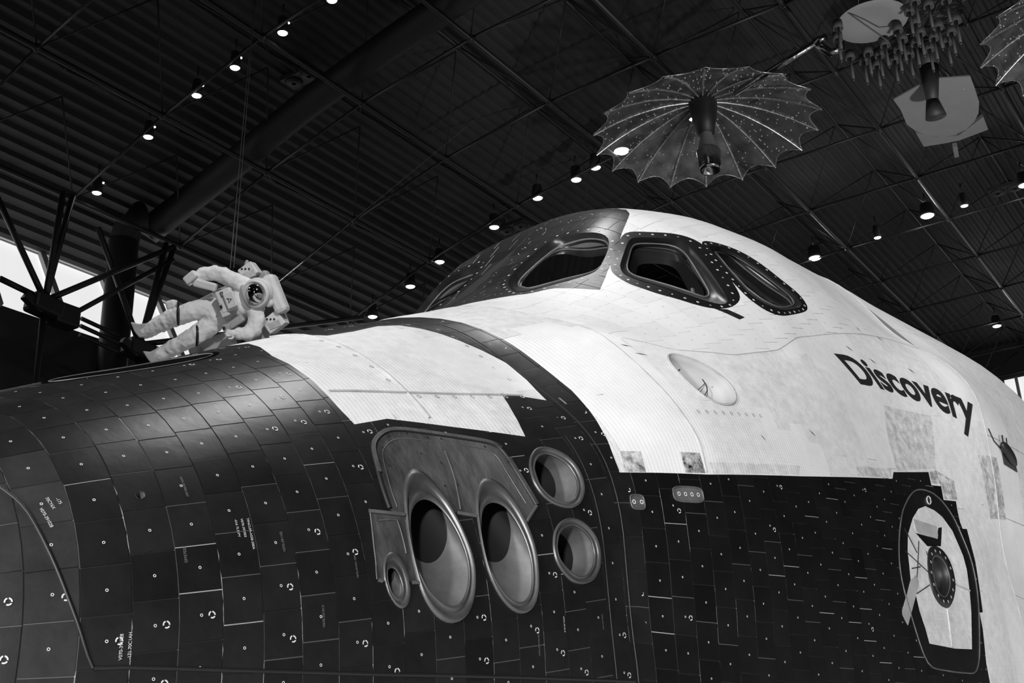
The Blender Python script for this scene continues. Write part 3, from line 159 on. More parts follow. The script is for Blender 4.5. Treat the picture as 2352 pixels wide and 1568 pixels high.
def meshmat():
    m = bpy.data.materials.new('gold_mesh_fabric'); m.use_nodes = True; N, L = nodes(m); b = N['Principled BSDF']
    b.inputs['Base Color'].default_value = (.35, .35, .35, 1); b.inputs['Roughness'].default_value = .35; b.inputs['Metallic'].default_value = .7
    tc = N.new('ShaderNodeTexCoord'); t = N.new('ShaderNodeBsdfTransparent'); mx = N.new('ShaderNodeMixShader')
    n = N.new('ShaderNodeTexNoise'); n.inputs['Scale'].default_value = 3; n.inputs['Detail'].default_value = 8; L.new(tc.outputs['Object'], n.inputs['Vector'])
    mr = N.new('ShaderNodeMapRange'); mr.inputs['From Min'].default_value = .35; mr.inputs['From Max'].default_value = .75; mr.inputs['To Min'].default_value = .2; mr.inputs['To Max'].default_value = .7; L.new(n.outputs['Fac'], mr.inputs['Value'])
    L.new(mr.outputs[0], mx.inputs[0]); L.new(t.outputs[0], mx.inputs[1]); L.new(b.outputs[0], mx.inputs[2]); L.new(mx.outputs[0], N['Material Output'].inputs[0]); return m
M['mesh'] = meshmat()

def link(name, me, parent=None):
    o = bpy.data.objects.new(name, me); COL.objects.link(o)
    if parent is not None: o.parent = parent
    return o
def empty(name, loc=(0, 0, 0)):
    o = bpy.data.objects.new(name, None); COL.objects.link(o); o.location = loc; o.empty_display_size = .2; return o
def tag(o, label=None, cat=None, group=None, kind=None):
    if label: o['label'] = label
    if cat: o['category'] = cat
    if group: o['group'] = group
    if kind: o['kind'] = kind
    return o
def build(name, verts, faces, m, parent=None, smooth=False, org=None):
    """verts in world space; the object's origin sits at org / its parent's origin"""
    off = Vector(parent_loc(parent)) if parent is not None else Vector(org) if org is not None else Vector((0, 0, 0))
    me = bpy.data.meshes.new(name); me.from_pydata([tuple(Vector(v)-off) for v in verts], [], faces)
    ms = m if isinstance(m, (list, tuple)) else [m]
    for x in ms: me.materials.append(x)
    if smooth: me.shade_smooth()
    o = link(name, me, parent)
    if parent is None: o.location = off
    return o
def parent_loc(p):
    l = Vector((0, 0, 0))
    while p is not None: l = l+p.location; p = p.parent
    return l
class MB:
    def __init__(s): s.v = []; s.f = []; s.m = []
    def add(s, v, f, mi=0):
        k = len(s.v); s.v += [tuple(x) for x in v]; s.f += [tuple(k+i for i in q) for q in f]; s.m += [mi]*len(f); return s
    def box(s, c, d, rot=None, mi=0, bev=0):
        c = Vector(c); hx, hy, hz = d[0]/2, d[1]/2, d[2]/2; V = []
        if bev:
            bm = bmesh.new(); bmesh.ops.create_cube(bm, size=1)
            for v in bm.verts: v.co = Vector((v.co.x*d[0], v.co.y*d[1], v.co.z*d[2]))
            bmesh.ops.bevel(bm, geom=list(bm.edges), offset=bev, segments=2, affect='EDGES', profile=.5)
            bm.verts.index_update(); V = [v.co.copy() for v in bm.verts]; Fc = [[v.index for v in f.verts] for f in bm.faces]; bm.free()
        else:
            V = [Vector((x*hx, y*hy, z*hz)) for x in (-1, 1) for y in (-1, 1) for z in (-1, 1)]
            Fc = [(0, 1, 3, 2), (4, 6, 7, 5), (0, 4, 5, 1), (2, 3, 7, 6), (0, 2, 6, 4), (1, 5, 7, 3)]
        if rot is not None: V = [rot @ v for v in V]
        return s.add([c+v for v in V], Fc, mi)
    def cyl(s, a, b, r0, r1=None, n=12, caps=True, mi=0):
        a, b = Vector(a), Vector(b); r1 = r0 if r1 is None else r1; d = (b-a).normalized()
        u = d.orthogonal().normalized(); w = d.cross(u); V = []
        for p, r in ((a, r0), (b, r1)): V += [p+(u*cos(2*PI*i/n)+w*sin(2*PI*i/n))*r for i in range(n)]
        F = [(i, (i+1) % n, n+(i+1) % n, n+i) for i in range(n)]
        if caps: F += [tuple(range(n-1, -1, -1)), tuple(range(n, 2*n))]
        return s.add(V, F, mi)
    def tube(s, pts, r, n=6, closed=False, mi=0):
        P = [Vector(p) for p in pts]; K = len(P); V = []
        for i in range(K):
            a = P[i-1] if (i or closed) else P[i]; b = P[(i+1) % K] if (i < K-1 or closed) else P[i]
            d = (b-a).normalized(); u = d.cross(Vector((.1, .2, 1))).normalized(); w = d.cross(u)
            V += [P[i]+(u*cos(2*PI*j/n)+w*sin(2*PI*j/n))*r for j in range(n)]
        F = [(i*n+j, i*n+(j+1) % n, ((i+1) % K)*n+(j+1) % n, ((i+1) % K)*n+j) for i in range(K if closed else K-1) for j in range(n)]
        return s.add(V, F, mi)
    def lathe(s, prof, c=(0, 0, 0), ax=(0, 0, 1), n=24, mi=0):
        c = Vector(c); d = Vector(ax).normalized(); u = d.orthogonal().normalized(); w = d.cross(u); V = []
        for r, h in prof: V += [c+d*h+(u*cos(2*PI*j/n)+w*sin(2*PI*j/n))*r for j in range(n)]
        F = [(i*n+j, i*n+(j+1) % n, (i+1)*n+(j+1) % n, (i+1)*n+j) for i in range(len(prof)-1) for j in range(n)]
        return s.add(V, F, mi)
    def sphere(s, c, r, n=16, sc=(1, 1, 1), rot=None, mi=0):
        V = []; F = []; c = Vector(c)
        for i in range(n//2+1):
            t = PI*i/(n//2)
            for j in range(n):
                v = Vector((sin(t)*cos(2*PI*j/n)*r*sc[0], sin(t)*sin(2*PI*j/n)*r*sc[1], cos(t)*r*sc[2])); V.append(c+(rot @ v if rot is not None else v))
        for i in range(n//2):
            for j in range(n): F.append((i*n+j, (i+1)*n+j, (i+1)*n+(j+1) % n, i*n+(j+1) % n))
        return s.add(V, F, mi)
    def build(s, name, m, parent=None, smooth=False, org=None):
        o = build(name, s.v, s.f, m, parent, smooth, org)
        if any(s.m): o.data.polygons.foreach_set('material_index', s.m)
        return o

# ---------------------------------------------------------------- the shuttle's outer shape, (station in inches, angle in degrees)
NS, NT, S1 = 60, 37, math.sqrt(524.)
def zcl(X):
    if X <= 378: return 340+(X-236)/142*32
    return min(390, 372+(X-378)/198*18)
def rr(X, ph):
    X = min(max(X, 236.0), 759.0); s = math.sqrt(X-236)
    i = (s-.6)/(S1-.6)*(NS-1); j = (ph+90)/180*(NT-1)
    i = min(i, NS-1.0001)
    j = min(max(j, 0), NT-1.0001); j0 = int(j); b = j-j0
    def row(k): k = min(max(k, 0), NS-1); return GR[k]
    def col(k): return 1-k if k < 0 else (2*(NT-1)-k if k > NT-1 else k)
    def cr(p0, p1, p2, p3, t): return p1+.5*t*(p2-p0+t*(2*p0-5*p1+4*p2-p3+t*(3*(p1-p2)+p3-p0)))
    if i < 0:
        f = s/.6; return f*((1-b)*GR[0][j0]+b*GR[0][j0+1])
    i0 = int(i); a = i-i0
    v = []
    for k in (i0-1, i0, i0+1, i0+2):
        g = row(k); v.append(cr(g[abs(j0-1)], g[j0], g[j0+1], g[min(j0+2, 2*(NT-1)-j0-2)], b))
    return cr(*v, a)
IN = .0254
def XYZ(X, Y, Z): return Vector(((X-171)*IN, Y*IN, (Z-195)*IN))
def P0(X, ph, d=0., sd=-1):
    t = math.radians(ph); r = rr(X, min(ph, 180-ph))+d if ph > 90 else rr(X, ph)+d
    return XYZ(X, sd*r*cos(t), zcl(X)+r*sin(t))
def NM(X, ph, sd=-1):
    e = 1.2; X1 = max(X-e, 236.5)
    a = P0(X+e, ph, 0, sd)-P0(X1, ph, 0, sd); b = P0(X, min(ph+e, 90), 0, sd)-P0(X, ph-e if ph-e > -90 else ph, 0, sd)
    n = a.cross(b) if sd < 0 else b.cross(a)
    return n.normalized()
def P3(X, ph, d=0., sd=-1):
    p = P0(X, ph, 0, sd)
    return p+NM(X, ph, sd)*d*IN if d else p
def inpoly(x, y, L):
    c = False; n = len(L); j = n-1
    for i in range(n):
        xi, yi = L[i]; xj, yj = L[j]
        if (yi > y) != (yj > y) and x < (xj-xi)*(y-yi)/(yj-yi)+xi: c = not c
        j = i
    return c
def area(L): return .5*sum(L[i-1][0]*L[i][1]-L[i][0]*L[i-1][1] for i in range(len(L)))
def resamp(L, n, closed=True):
    Q = list(L)+([L[0]] if closed else []); d = [0]
    for a, b in zip(Q, Q[1:]): d.append(d[-1]+math.hypot(b[0]-a[0], (b[1]-a[1])*1.6))
    out = []; m = n if closed else n-1; k = 0
    for i in range(n):
        t = d[-1]*i/m
        while k < len(d)-2 and d[k+1] < t: k += 1
        f = (t-d[k])/max(d[k+1]-d[k], 1e-9); out.append((Q[k][0]+f*(Q[k+1][0]-Q[k][0]), Q[k][1]+f*(Q[k+1][1]-Q[k][1])))
    return out
def smooth_loop(L, it=2, n=64):
    Q = resamp(L, n)
    for _ in range(it): Q = [((Q[i-1][0]+2*Q[i][0]+Q[(i+1) % n][0])/4, (Q[i-1][1]+2*Q[i][1]+Q[(i+1) % n][1])/4) for i in range(n)]
    return Q
def cen(L): return (sum(p[0] for p in L)/len(L), sum(p[1] for p in L)/len(L))
def align(A, B):
    """rotate loop B so that it starts where A does and runs the same way"""
    if area(A)*area(B) < 0: B = B[::-1]
    ca, cb = cen(A), cen(B); n = len(B); best = None
    for s in range(n):
        e = sum((A[i][0]-ca[0]-B[(i+s) % n][0]+cb[0])**2+2.5*(A[i][1]-ca[1]-B[(i+s) % n][1]+cb[1])**2 for i in range(0, n, 4))
        if best is None or e < best[0]: best = (e, s)
    return B[best[1]:]+B[:best[1]]
# loops and regions
win = {k: (smooth_loop(FT[k+'o']), smooth_loop(FT[k+'g']), smooth_loop(FT[k+'r'])) for k in ('W1', 'W2', 'W3')}
jets = {k: (smooth_loop(FT[k+'o'], 3), smooth_loop(FT[k+'i'], 3)) for k in ('j1', 'j2', 'j3', 'j4', 'j5')}
star = smooth_loop(FT['st'], 3, 48)
f1 = [(302+17*cos(a), 66+11.5*sin(a)) for a in [2*PI*i/48 for i in range(48)]]
small_hole = smooth_loop(FT['hole'], 1, 16)
hwin = smooth_loop(FT['hwr'], 3, 48); hout = smooth_loop(FT['hout'], 1, 64); hatch_white = FT['hwhite']; 
dark1 = FT['dark1']
HOLES = [win[k][0] for k in win]+[jets[k][0] for k in jets]+[star, f1, small_hole, hwin]
DIRT = [(FT['dirt'+k_], v_) for k_, v_ in (('A', .74), ('B', .62), ('C', .5), ('D', .42), ('E', .82), ('F', .7), ('G', .55))]
WA = [(330, 90), (330, 70), (322.2, 50), (322, 43), (321.8, 34), (321.8, 25), (322.7, 20)]+FT['WAbot'][1:]+FT['bandF'][1:-1]+[(341, 66), (341, 90)]
bandA = [(384, 90)]+[(384, p[1]) for p in FT['bandA'][3:9]]+[(383, 17.8), (381.5, 10.5), (380.8, 7.5), (380.6, 4.1)]
WB = bandA+FT['bw'][1:]+[(533, -40), (560, -50), (1306, -50), (1306, 90)]
wb = [(490, 90), (488, 80), (470, 71.9), (458.9, 68.7), (442.9, 62.7), (432.5, 57.9), (428.7, 66.7), (422, 72.5), (417, 80), (415.5, 90)]
patch = FT['patch']; rings = [win[k][2] for k in win]
cabin = [(404.5, 90), (404.5, 40), (409, 36), (420, 31), (440, 29), (462.2, 30.6), (476.2, 33.7), (495.8, 35.1), (529.2, 36.7), (577.5, 38), (577.5, 90)]
plateA, plateB = FT['plateA'], FT['plateB']
CLS = ['black_nose_tiles', 'black_side_tiles', 'windshield_tiles', 'white_cabin_tiles', 'nose_blanket', 'collar_blanket', 'side_blanket', 'payload_bay_door', 'heat_shield', 'hatch_tiles', 'hatch_blanket', 'window_border_tiles']
def region(X, ph):
    for h in HOLES:
        if inpoly(X, ph, h): return -1
    if X > 236 and inpoly(X, ph, hout):
        return 10 if (inpoly(X, ph, hatch_white) and not inpoly(X, ph, FT['hblk'])) else 9
    for r in rings:
        if inpoly(X, ph, r): return 11
    if inpoly(X, ph, wb) or inpoly(X, ph, patch): return 2
    if inpoly(X, ph, plateA) or inpoly(X, ph, plateB): return 8
    if inpoly(X, ph, WA): return 4
    if inpoly(X, ph, WB):
        if X > 577.5: return 7
        if inpoly(X, ph, cabin): return 3
        return 5 if X < 404.5 else 6
    return 0 if X < 384 else 1
KP = 1.6
pts = []; idx = {}; edges = set()
def vid(x, y):
    k = (round(x, 3), round(y, 3))
    if k not in idx: idx[k] = len(pts); pts.append(k)
    return idx[k]
def seg(a, b, n=1):
    p = vid(*a)
    for i in range(1, n+1):
        q = vid(a[0]+(b[0]-a[0])*i/n, a[1]+(b[1]-a[1])*i/n)
        if p != q: edges.add((min(p, q), max(p, q)))
        p = q
def loop(L, closed=True, n=1):
    for i in range(len(L) if closed else len(L)-1): seg(L[i], L[(i+1) % len(L)], n)
for h in HOLES+[hout, hatch_white, FT['hblk'], wb, patch, plateA, plateB, WA, WB, cabin]+rings+[d_[0] for d_ in DIRT]: loop([(x, min(y, 90)) for x, y in h])
# tile rings
TL = []   # (x0,x1,[phi edges],gap)
rg = [238, 241, 245.3, 251.5, 257.8, 264.0]+[270.3+6.27*i for i in range(49)]+[577.5]
for i in range(len(rg)-1):
    x0, x1 = rg[i], rg[i+1]; xm = (x0+x1)/2
    arc = [0]; ph = -50
    while ph < 90:
        a, b = P0(xm, ph), P0(xm, ph+1); arc.append(arc[-1]+(b-a).length/IN); ph += 1
    step = 7.0 if x0 < 384 else 7.6; off = (i % 2)*step*.5+rnd.uniform(-.6, .6); E = [-50]
    a = off if off > 2 else step+off
    while a < arc[-1]-2:
        k = max(j for j in range(len(arc)) if arc[j] <= a); E.append(-50+k+(a-arc[k])/(arc[k+1]-arc[k])); a += step
    E.append(90); TL.append((x0, x1, E))
for x in [577.5+26*i for i in range(29)]:
    TL.append((x, x+26, [-50, -38, -24, -10, 4, 18, 32, 46, 60, 74, 90]))
GAPS = .10
def tile_at(X, ph):
    for i, (x0, x1, E) in enumerate(TL):
        if x0 <= X < x1:
            for j in range(len(E)-1):
                if E[j] <= ph < E[j+1]:
                    g = GAPS*(1.5 if x0 > 577 else 1); gp = g/ max(rr(X, ph)*.01745, .2)
                    sidx = 0 if X < x0+g else 1 if X > x1-g else 2 if ph < E[j]+gp else 3 if ph > E[j+1]-gp else -1
                    return i, j, sidx
    return -1, -1, 0
for i, (x0, x1, E) in enumerate(TL):
    for j in range(len(E)-1):
        g = GAPS*(1.5 if x0 > 577 else 1); xm = (x0+x1)/2; gp = g/max(rr(xm, E[j])*.01745, .2)
        a, b = E[j]+gp, E[j+1]-gp
        if x0 < 577 and region(xm, (a+b)/2) in (4, 5, 6) and min(region(x0+.5, a), region(x1-.5, b)) > 3: 
            if (i % 4) or (j % 4):   # blankets are larger panels
                seg((x0, E[j]), (x1, E[j]), 1); seg((x0, E[j]), (x0, E[j+1]), 2); continue
        nx, ny = (2, 2) if x0 < 577 else (5 if x0 < 760 else 2, 5)
        seg((x0+g, a), (x1-g, a), nx); seg((x1-g, a), (x1-g, b), ny); seg((x1-g, b), (x0+g, b), nx); seg((x0+g, b), (x0+g, a), ny)
        if x0 > 577:
            for k in range(1, 5): seg((x0+g, a+(b-a)*k/5), (x1-g, a+(b-a)*k/5), nx)
res = delaunay_2d_cdt([Vector((x, y*KP)) for x, y in pts], list(edges), [], 0, 1e-5)
PV = [(v.x, v.y/KP) for v in res[0]]; TR = [tuple(f) for f in res[2]]
PV = [(x, min(y, 90.)) for x, y in PV]
info = []
for f in TR:
    cx = sum(PV[i][0] for i in f)/3; cy = sum(PV[i][1] for i in f)/3
    if cx < 238 or cx > 1330 or cy < -50: info.append((-1, 0, 0, 0)); continue
    c = region(cx, cy); i, j, s = tile_at(cx, cy)
    if c in (4, 5, 6) and s >= 0 and i >= 0:
        # only every fourth ring / row is a blanket seam
        if not ((i % 4 == 0 and s == 0) or (i % 4 == 3 and s == 1) or (j % 4 == 0 and s == 2) or (j % 4 == 3 and s == 3)): s = -1
    if c in (8, 9, 10, 11): s = -1
    info.append((c, i, j, s))
gpos = {}; gnor = {}
def PN(k, sd):
    if (k, sd) not in gpos: gpos[(k, sd)] = P0(*PV[k], 0, sd); gnor[(k, sd)] = NM(*PV[k], sd)
    return gpos[(k, sd)], gnor[(k, sd)]
def shell(name, tris, m, parent, dep, tones=None, wall=0., uvs=False, mi=None, sides=(-1, 1)):
    V = []; N = []; F = []; T = []; UV = []; MI = []; mp = {}
    for sd in sides:
        cnt = {}
        for q, f in enumerate(tris):
            key = info[f][:3] if wall else 0
            g = []
            for k in TR[f]:
                kk = (k, sd, key)
                if kk not in mp:
                    p, n = PN(k, sd); mp[kk] = len(V); V.append(p+n*dep*IN); N.append(n); UV.append((PV[k][0], PV[k][1]*1.72))
                g.append(mp[kk])
            if sd > 0: g = g[::-1]
            F.append(tuple(g)); T.append(tones[q] if tones else 1.); MI.append(mi[q] if mi else 0)
            for a, b in ((g[0], g[1]), (g[1], g[2]), (g[2], g[0])): cnt[(a, b)] = q
        if wall:
            for (a, b), q in list(cnt.items()):
                if (b, a) not in cnt:
                    k = len(V); va, vb = V[a], V[b]; V += [va-N[a]*wall*IN, vb-N[b]*wall*IN]; N += [N[a], N[b]]; UV += [UV[a], UV[b]]
                    F.append((b, a, k, k+1)); T.append(tones[q] if tones else 1.); MI.append(mi[q] if mi else 0)
    o = build(name, V, F, m, parent, True)
    at = o.data.attributes.new('tone', 'FLOAT', 'FACE'); at.data.foreach_set('value', T)
    if mi: o.data.polygons.foreach_set('material_index', MI)
    if uvs:
        uv = o.data.uv_layers.new(name='UVMap')
        uv.data.foreach_set('uv', [c for l in o.data.loops for c in UV[l.vertex_index]])
    o.data.normals_split_custom_set_from_vertices([tuple(n) for n in N])
    return o
def h2(*a):
    x = math.sin(sum(v*w for v, w in zip(a, (12.9898, 78.233, 37.719, 11.13))))*43758.5453; return x-math.floor(x)

ORG = XYZ(300, 0, 195)
shuttle = empty('space_shuttle', ORG)
tag(shuttle, 'huge black and white tiled space shuttle nose with Discovery lettered on its side', 'space shuttle')
groups = {c: [] for c in range(12)}; gaps = []; gt = []; gm = []
for q, (c, i, j, s) in enumerate(info):
    if c < 0: continue
    gaps.append(q); wh = c in (3, 4, 5, 6, 7, 10)
    if wh: gt.append(.75 if c in (4, 5, 6, 7) else .45)
    else:
        hv = h2(i, j, s) if s in (0, 2) else h2(i+1 if s == 1 else i, j+1 if s == 3 else j, 0 if s == 1 else 2)
        gt.append(.75 if (hv > .86 and c in (0, 1)) else .16 if hv > .55 and c in (0, 1) else .012)
    if s < 0 or c in (8, 9, 10, 11): groups[c].append(q)
shell('airframe_skin', gaps, M['gap'], shuttle, -.12, gt)
MATS = {0: 'black', 1: 'blackshade', 2: 'black', 3: 'white', 4: 'blanket', 5: 'blanket', 6: 'blanket', 7: 'door', 8: 'metal', 9: 'black', 10: 'blanket', 11: 'black'}
parts = {}
for c, L in groups.items():
    if not L: continue
    tn = []
    for q in L:
        _, i, j, s = info[q]; hv = h2(i, j, 5)
        if c in (0, 1): tn.append((.8+.45*hv if hv < .95 else .55)*(2.6 if c == 0 and i <= 5 and j < 10 else 1))
        elif c == 2: tn.append(1.0+1.6*hv)
        elif c in (9, 11): tn.append(.8)
        elif c in (4, 5, 6, 7):
            cx_ = sum(PV[v][0] for v in TR[q])/3; cy_ = sum(PV[v][1] for v in TR[q])/3; t_ = 1-.13*h2(i//4, j//4, 3)
            for d_, v_ in DIRT:
                if inpoly(cx_, cy_, d_): t_ = v_; break
            tn.append(t_)
        else: tn.append(1-.07*hv)
    if c in (9, 10): continue
    parts[c] = shell(CLS[c], L, M[MATS[c]], shuttle, 0. if c != 8 else -.08, tn, wall=.14, uvs=True)
parts[8]['label'] = 'dark burnished metal plate around the two long oval thrusters'
parts[7]['label'] = 'grey-white quilted cover behind the crew cabin'
# nose tip and belly, coarse
def coarse(name, X0, X1, nx, p0, p1, nph, m, dep=-.22):
    V = []; F = []
    for sd in (-1, 1):
        k = len(V)
        for a in range(nx+1):
            for b in range(nph+1): V.append(P0(X0+(X1-X0)*a/nx, p0+(p1-p0)*b/nph, dep, sd))
        for a in range(nx):
            for b in range(nph):
                q = (k+a*(nph+1)+b, k+(a+1)*(nph+1)+b, k+(a+1)*(nph+1)+b+1, k+a*(nph+1)+b+1); F.append(q if sd < 0 else q[::-1])
    o = build(name, V, F, m, shuttle, True); at = o.data.attributes.new('tone', 'FLOAT', 'FACE'); at.data.foreach_set('value', [1.]*len(F)); return o
coarse('nose_cap', 236.02, 238.2, 4, -90, 90, 36, M['black'], -.05)
coarse('belly_tiles', 238, 1306, 178, -90, -49.9, 10, M['black'], -.05)
k = MB(); L = [P0(1306, -90+5*i, 0, -1) for i in range(37)]+[P0(1306, 90-5*i, 0, 1) for i in range(1, 36)]
k.add(L, [tuple(range(len(L)))]); k.build('aft_bulkhead', M['wall'], shuttle)

# ---- marks on the tiles
def ring_mark(mb, X, ph, ro, ri, d=.05, n=12, sd=-1, arcs=None):
    c = P3(X, ph, d, sd); nn = NM(X, ph, sd); u = nn.orthogonal().normalized(); w = nn.cross(u); V = []; F = []
    for i in range(n): 
        a = 2*PI*i/n; V += [c+(u*cos(a)+w*sin(a))*ro*IN, c+(u*cos(a)+w*sin(a))*ri*IN]
    for i in range(n):
        if arcs and (i % arcs == 0): continue
        j = (i+1) % n; q = (2*i, 2*j, 2*j+1, 2*i+1); F.append(q)
    mb.add(V, F)
mkn, mks, mkw, mkf = MB(), MB(), MB(), MB()
for i, (x0, x1, E) in enumerate(TL):
    if x0 > 577: break
    for j in range(len(E)-1):
        xm, pm = (x0+x1)/2+.3*(h2(i, j, 8)-.5), (E[j]+E[j+1])/2+.4*(h2(i, j, 9)-.5)
        c = region(xm, pm)
        if c not in (0, 1, 2, 3): continue
        if any(region(xm+a, pm+b) != c for a, b in ((.7, 0), (-.7, 0), (0, .6), (0, -.6))): continue
        mb = {0: mkn, 1: mks, 2: mkw, 3: mkf}[c]; hv = h2(i, j, 4)
        r = .23 if c == 0 else .22 if c == 1 else .2
        ring_mark(mb, xm, pm, r, r*.55)
        if (c == 0 and (hv > .55 and (pm < -3 or x0 > 300))) or (c == 1 and hv > .97):
            if region(xm+1.6, pm-.6) == c: ring_mark(mb, xm+1.5, pm-1.0*(h2(i, j, 2)-.2), .55, .34, n=16, arcs=5)
for mb, p in ((mkn, parts[0]), (mks, parts[1]), (mkw, parts[2])):
    o = mb.build('tile_marking', M['mark'], p)
o = mkf.build('tile_marking', M['wgap'], parts[3])
mb = MB()
for q in range(170):
    X_, p_ = rnd.uniform(418, 488), rnd.uniform(58, 89)
    if region(X_, p_) != 2 or region(X_+2, p_) != 2: continue
    l_ = rnd.uniform(.5, 1.8); s_ = rnd.uniform(-1, 1); w_ = rnd.uniform(.05, .12)
    mb.add([P3(X_, p_, .05), P3(X_+l_, p_+s_, .05), P3(X_+l_, p_+s_+w_, .05), P3(X_, p_+w_, .05)], [(0, 1, 2, 3)])
mb.build('stencil_mark', M['wgap'], parts[2])
# window borders: plugs round every opening
mb = MB()
for kx in win:
    o_, g_, r_ = win[kx]; r2 = align(o_, r_); c = cen(o_)
    L = [((a[0]*.45+b[0]*.55), (a[1]*.45+b[1]*.55)) for a, b in zip(o_, r2)]
    for sd in (-1, 1):
        n = 0
        for q in resamp(L, 30):
            n += 1; ring_mark(mb, q[0], q[1], .42 if n % 3 else .28, .16 if n % 2 else .0, .06, 12, sd)
mb.build('tile_marking', M['mark'], parts[11])
# text
def glyphs(txt, bold=0.):
    cu = bpy.data.curves.new('t', 'FONT'); cu.body = txt; cu.offset = bold; cu.resolution_u = 6
    o = bpy.data.objects.new('t', cu); COL.objects.link(o); dg = bpy.context.evaluated_depsgraph_get()
    me = bpy.data.meshes.new_from_object(o.evaluated_get(dg)); bpy.data.objects.remove(o)
    bm = bmesh.new(); bm.from_mesh(me); bpy.data.meshes.remove(me); return bm
def text_on(txt, fn, name, m, parent, bold=0., cuts=0, d=.06):
    bm = glyphs(txt, bold); xs = [v.co.x for v in bm.verts]; w = max(xs)
    for k in range(cuts):
        y = -.25+k*1.2/cuts; bmesh.ops.bisect_plane(bm, geom=bm.verts[:]+bm.edges[:]+bm.faces[:], plane_co=(0, y, 0), plane_no=(0, 1, 0))
    bmesh.ops.triangulate(bm, faces=bm.faces[:]); bm.verts.index_update()
    V = [P3(*fn(v.co.x/w, v.co.y), d) for v in bm.verts]; F = [tuple(v.index for v in f.verts) for f in bm.faces]; bm.free()
    return build(name, V, F, m, parent)
def simple(X, ph, size, ang=0):
    r = 1.5; ca, sa = cos(math.radians(ang)), sin(math.radians(ang))
    def f(u, v, X=X, ph=ph, size=size):
        return X, ph
    return f
def put(txt, X, ph, size, ang, m, parent, name='part_number', bold=0.):
    bm = glyphs(txt, bold); bmesh.ops.triangulate(bm, faces=bm.faces[:]); bm.verts.index_update(); ca, sa = cos(math.radians(ang)), sin(math.radians(ang)); k = rr(X, ph)*.01745
    V = [P3(X+(v.co.x*ca-v.co.y*sa)*size, ph+(v.co.x*sa+v.co.y*ca)*size/k, .07) for v in bm.verts]; F = [tuple(v.index for v in f.verts) for f in bm.faces]; bm.free()
    return build(name, V, F, m, parent)
# name on the side
def disc(u, v):
    # u 0..1 along the word, v in cap heights
    bx = 498.9+70*u; bp = 25.4-.68*u-6.2*u*u
    vx = -7.4+11.4*u; vp = 5.7+1.1*u
    v = v/.73
    return bx+vx*v, bp+vp*v
text_on('Discovery', disc, 'name_lettering', M['ink'], shuttle, bold=.028, cuts=14, d=.12)['label'] = 'black lettering reading Discovery'
for t, X, ph, sz, a, mk in [('V070-391028', 275.5, -15.5, .62, 90, 'mark'), ('-171 70C1AH', 276.6, -15.5, .62, 90, 'mark'), ('TFNCUM-AS58-200A', 294.6, 3.0, .55, -90, 'mark'), ('V070-391003', 293.6, 3.0, .55, -90, 'mark'), ('-016 7L31PY', 292.6, 3.0, .55, -90, 'mark'),
        ('V070-391028', 266.6, 9.5, .6, -75, 'mark'), ('70CY6X', 267.6, 11.5, .6, -75, 'mark'), ('-175', 268.8, 11, .6, -75, 'mark'), ('V070-391003-007', 286.2, 12, .5, -90, 'faint'), ('V070-391102', 300, -3, .6, 90, 'faint'), ('V070-331013', 305.5, -14, .6, 90, 'faint'),
        ('V070-391018-205', 350.5, -21, .5, 90, 'faint'), ('V070-391019', 357.2, -16.5, .5, -90, 'mark'), ('GM37020', 284.4, -3, .6, 90, 'faint'), ('V070-391021-204', 312.4, -8, .5, 90, 'faint'), ('GM37021', 379.5, 22, .6, -90, 'mark'), ('V070-391204', 368.6, -17, .5, -90, 'faint')]:
    put(t, X, ph, sz, a, M[mk], parts[0])
# ---- windows
def loft(name, loops, m, parent, cap=False, smooth=True, closed=True, sd=-1):
    """loops: lists of world points, same count"""
    V = [p for L in loops for p in L]; n = len(loops[0]); F = []
    for a in range(len(loops)-1):
        for i in range(n): F.append((a*n+i, a*n+(i+1) % n, (a+1)*n+(i+1) % n, (a+1)*n+i))
    if cap: F.append(tuple(range((len(loops)-1)*n, len(loops)*n)))
    return build(name, V, F, m, parent, smooth)
for kx in ('W1', 'W2', 'W3'):
    o_, g_, r_ = win[kx]; g2 = align(o_, g_)
    for sd in (-1, 1):
        mid = [((a[0]*.6+b[0]*.4), (a[1]*.6+b[1]*.4)) for a, b in zip(o_, g2)]
        lps = [[P3(*q, .12, sd) for q in o_], [P3(a[0]*.93+b[0]*.07, a[1]*.93+b[1]*.07, -.5, sd) for a, b in zip(o_, g2)], [P3(a[0]*.55+b[0]*.45, a[1]*.55+b[1]*.45, -1.6, sd) for a, b in zip(o_, g2)], [P3(*q, -2.6, sd) for q in g2], [P3(*q, -3.6, sd) for q in g2]]
        w = loft('cockpit_window', lps, M['seal'], shuttle)
        rim = MB(); rim.tube([P3(a[0]*.12+b[0]*.88, a[1]*.12+b[1]*.88, -2.3, sd) for a, b in zip(o_, g2)], .3*IN, 8, True); rim.build('pane_seal', M['paneseal'], w, True)
        cg_ = cen(g2); loft('inner_reveal', [[P3(cg_[0]+(q[0]-cg_[0])*s_, cg_[1]+(q[1]-cg_[1])*s_, d_, sd) for q in g2] for s_, d_ in ((.95, -3.2), (.93, -4.2), (.80, -7.5))], M['reveal'] if kx != 'W1' else M['reveal_lit'], w)
        c = cen(g2); V = [P3(*q, -3.0, sd) for q in g2]; ctr = sum(V, Vector())/len(V); n = len(V); nn_ = sum(((V[i-1]-ctr).cross(V[i]-ctr) for i in range(n)), Vector()).normalized(); V = [v-nn_*(v-ctr).dot(nn_) for v in V]
        build('window_pane', V+[ctr], [(i, (i+1) % n, n) for i in range(n)], M['glass'], w)
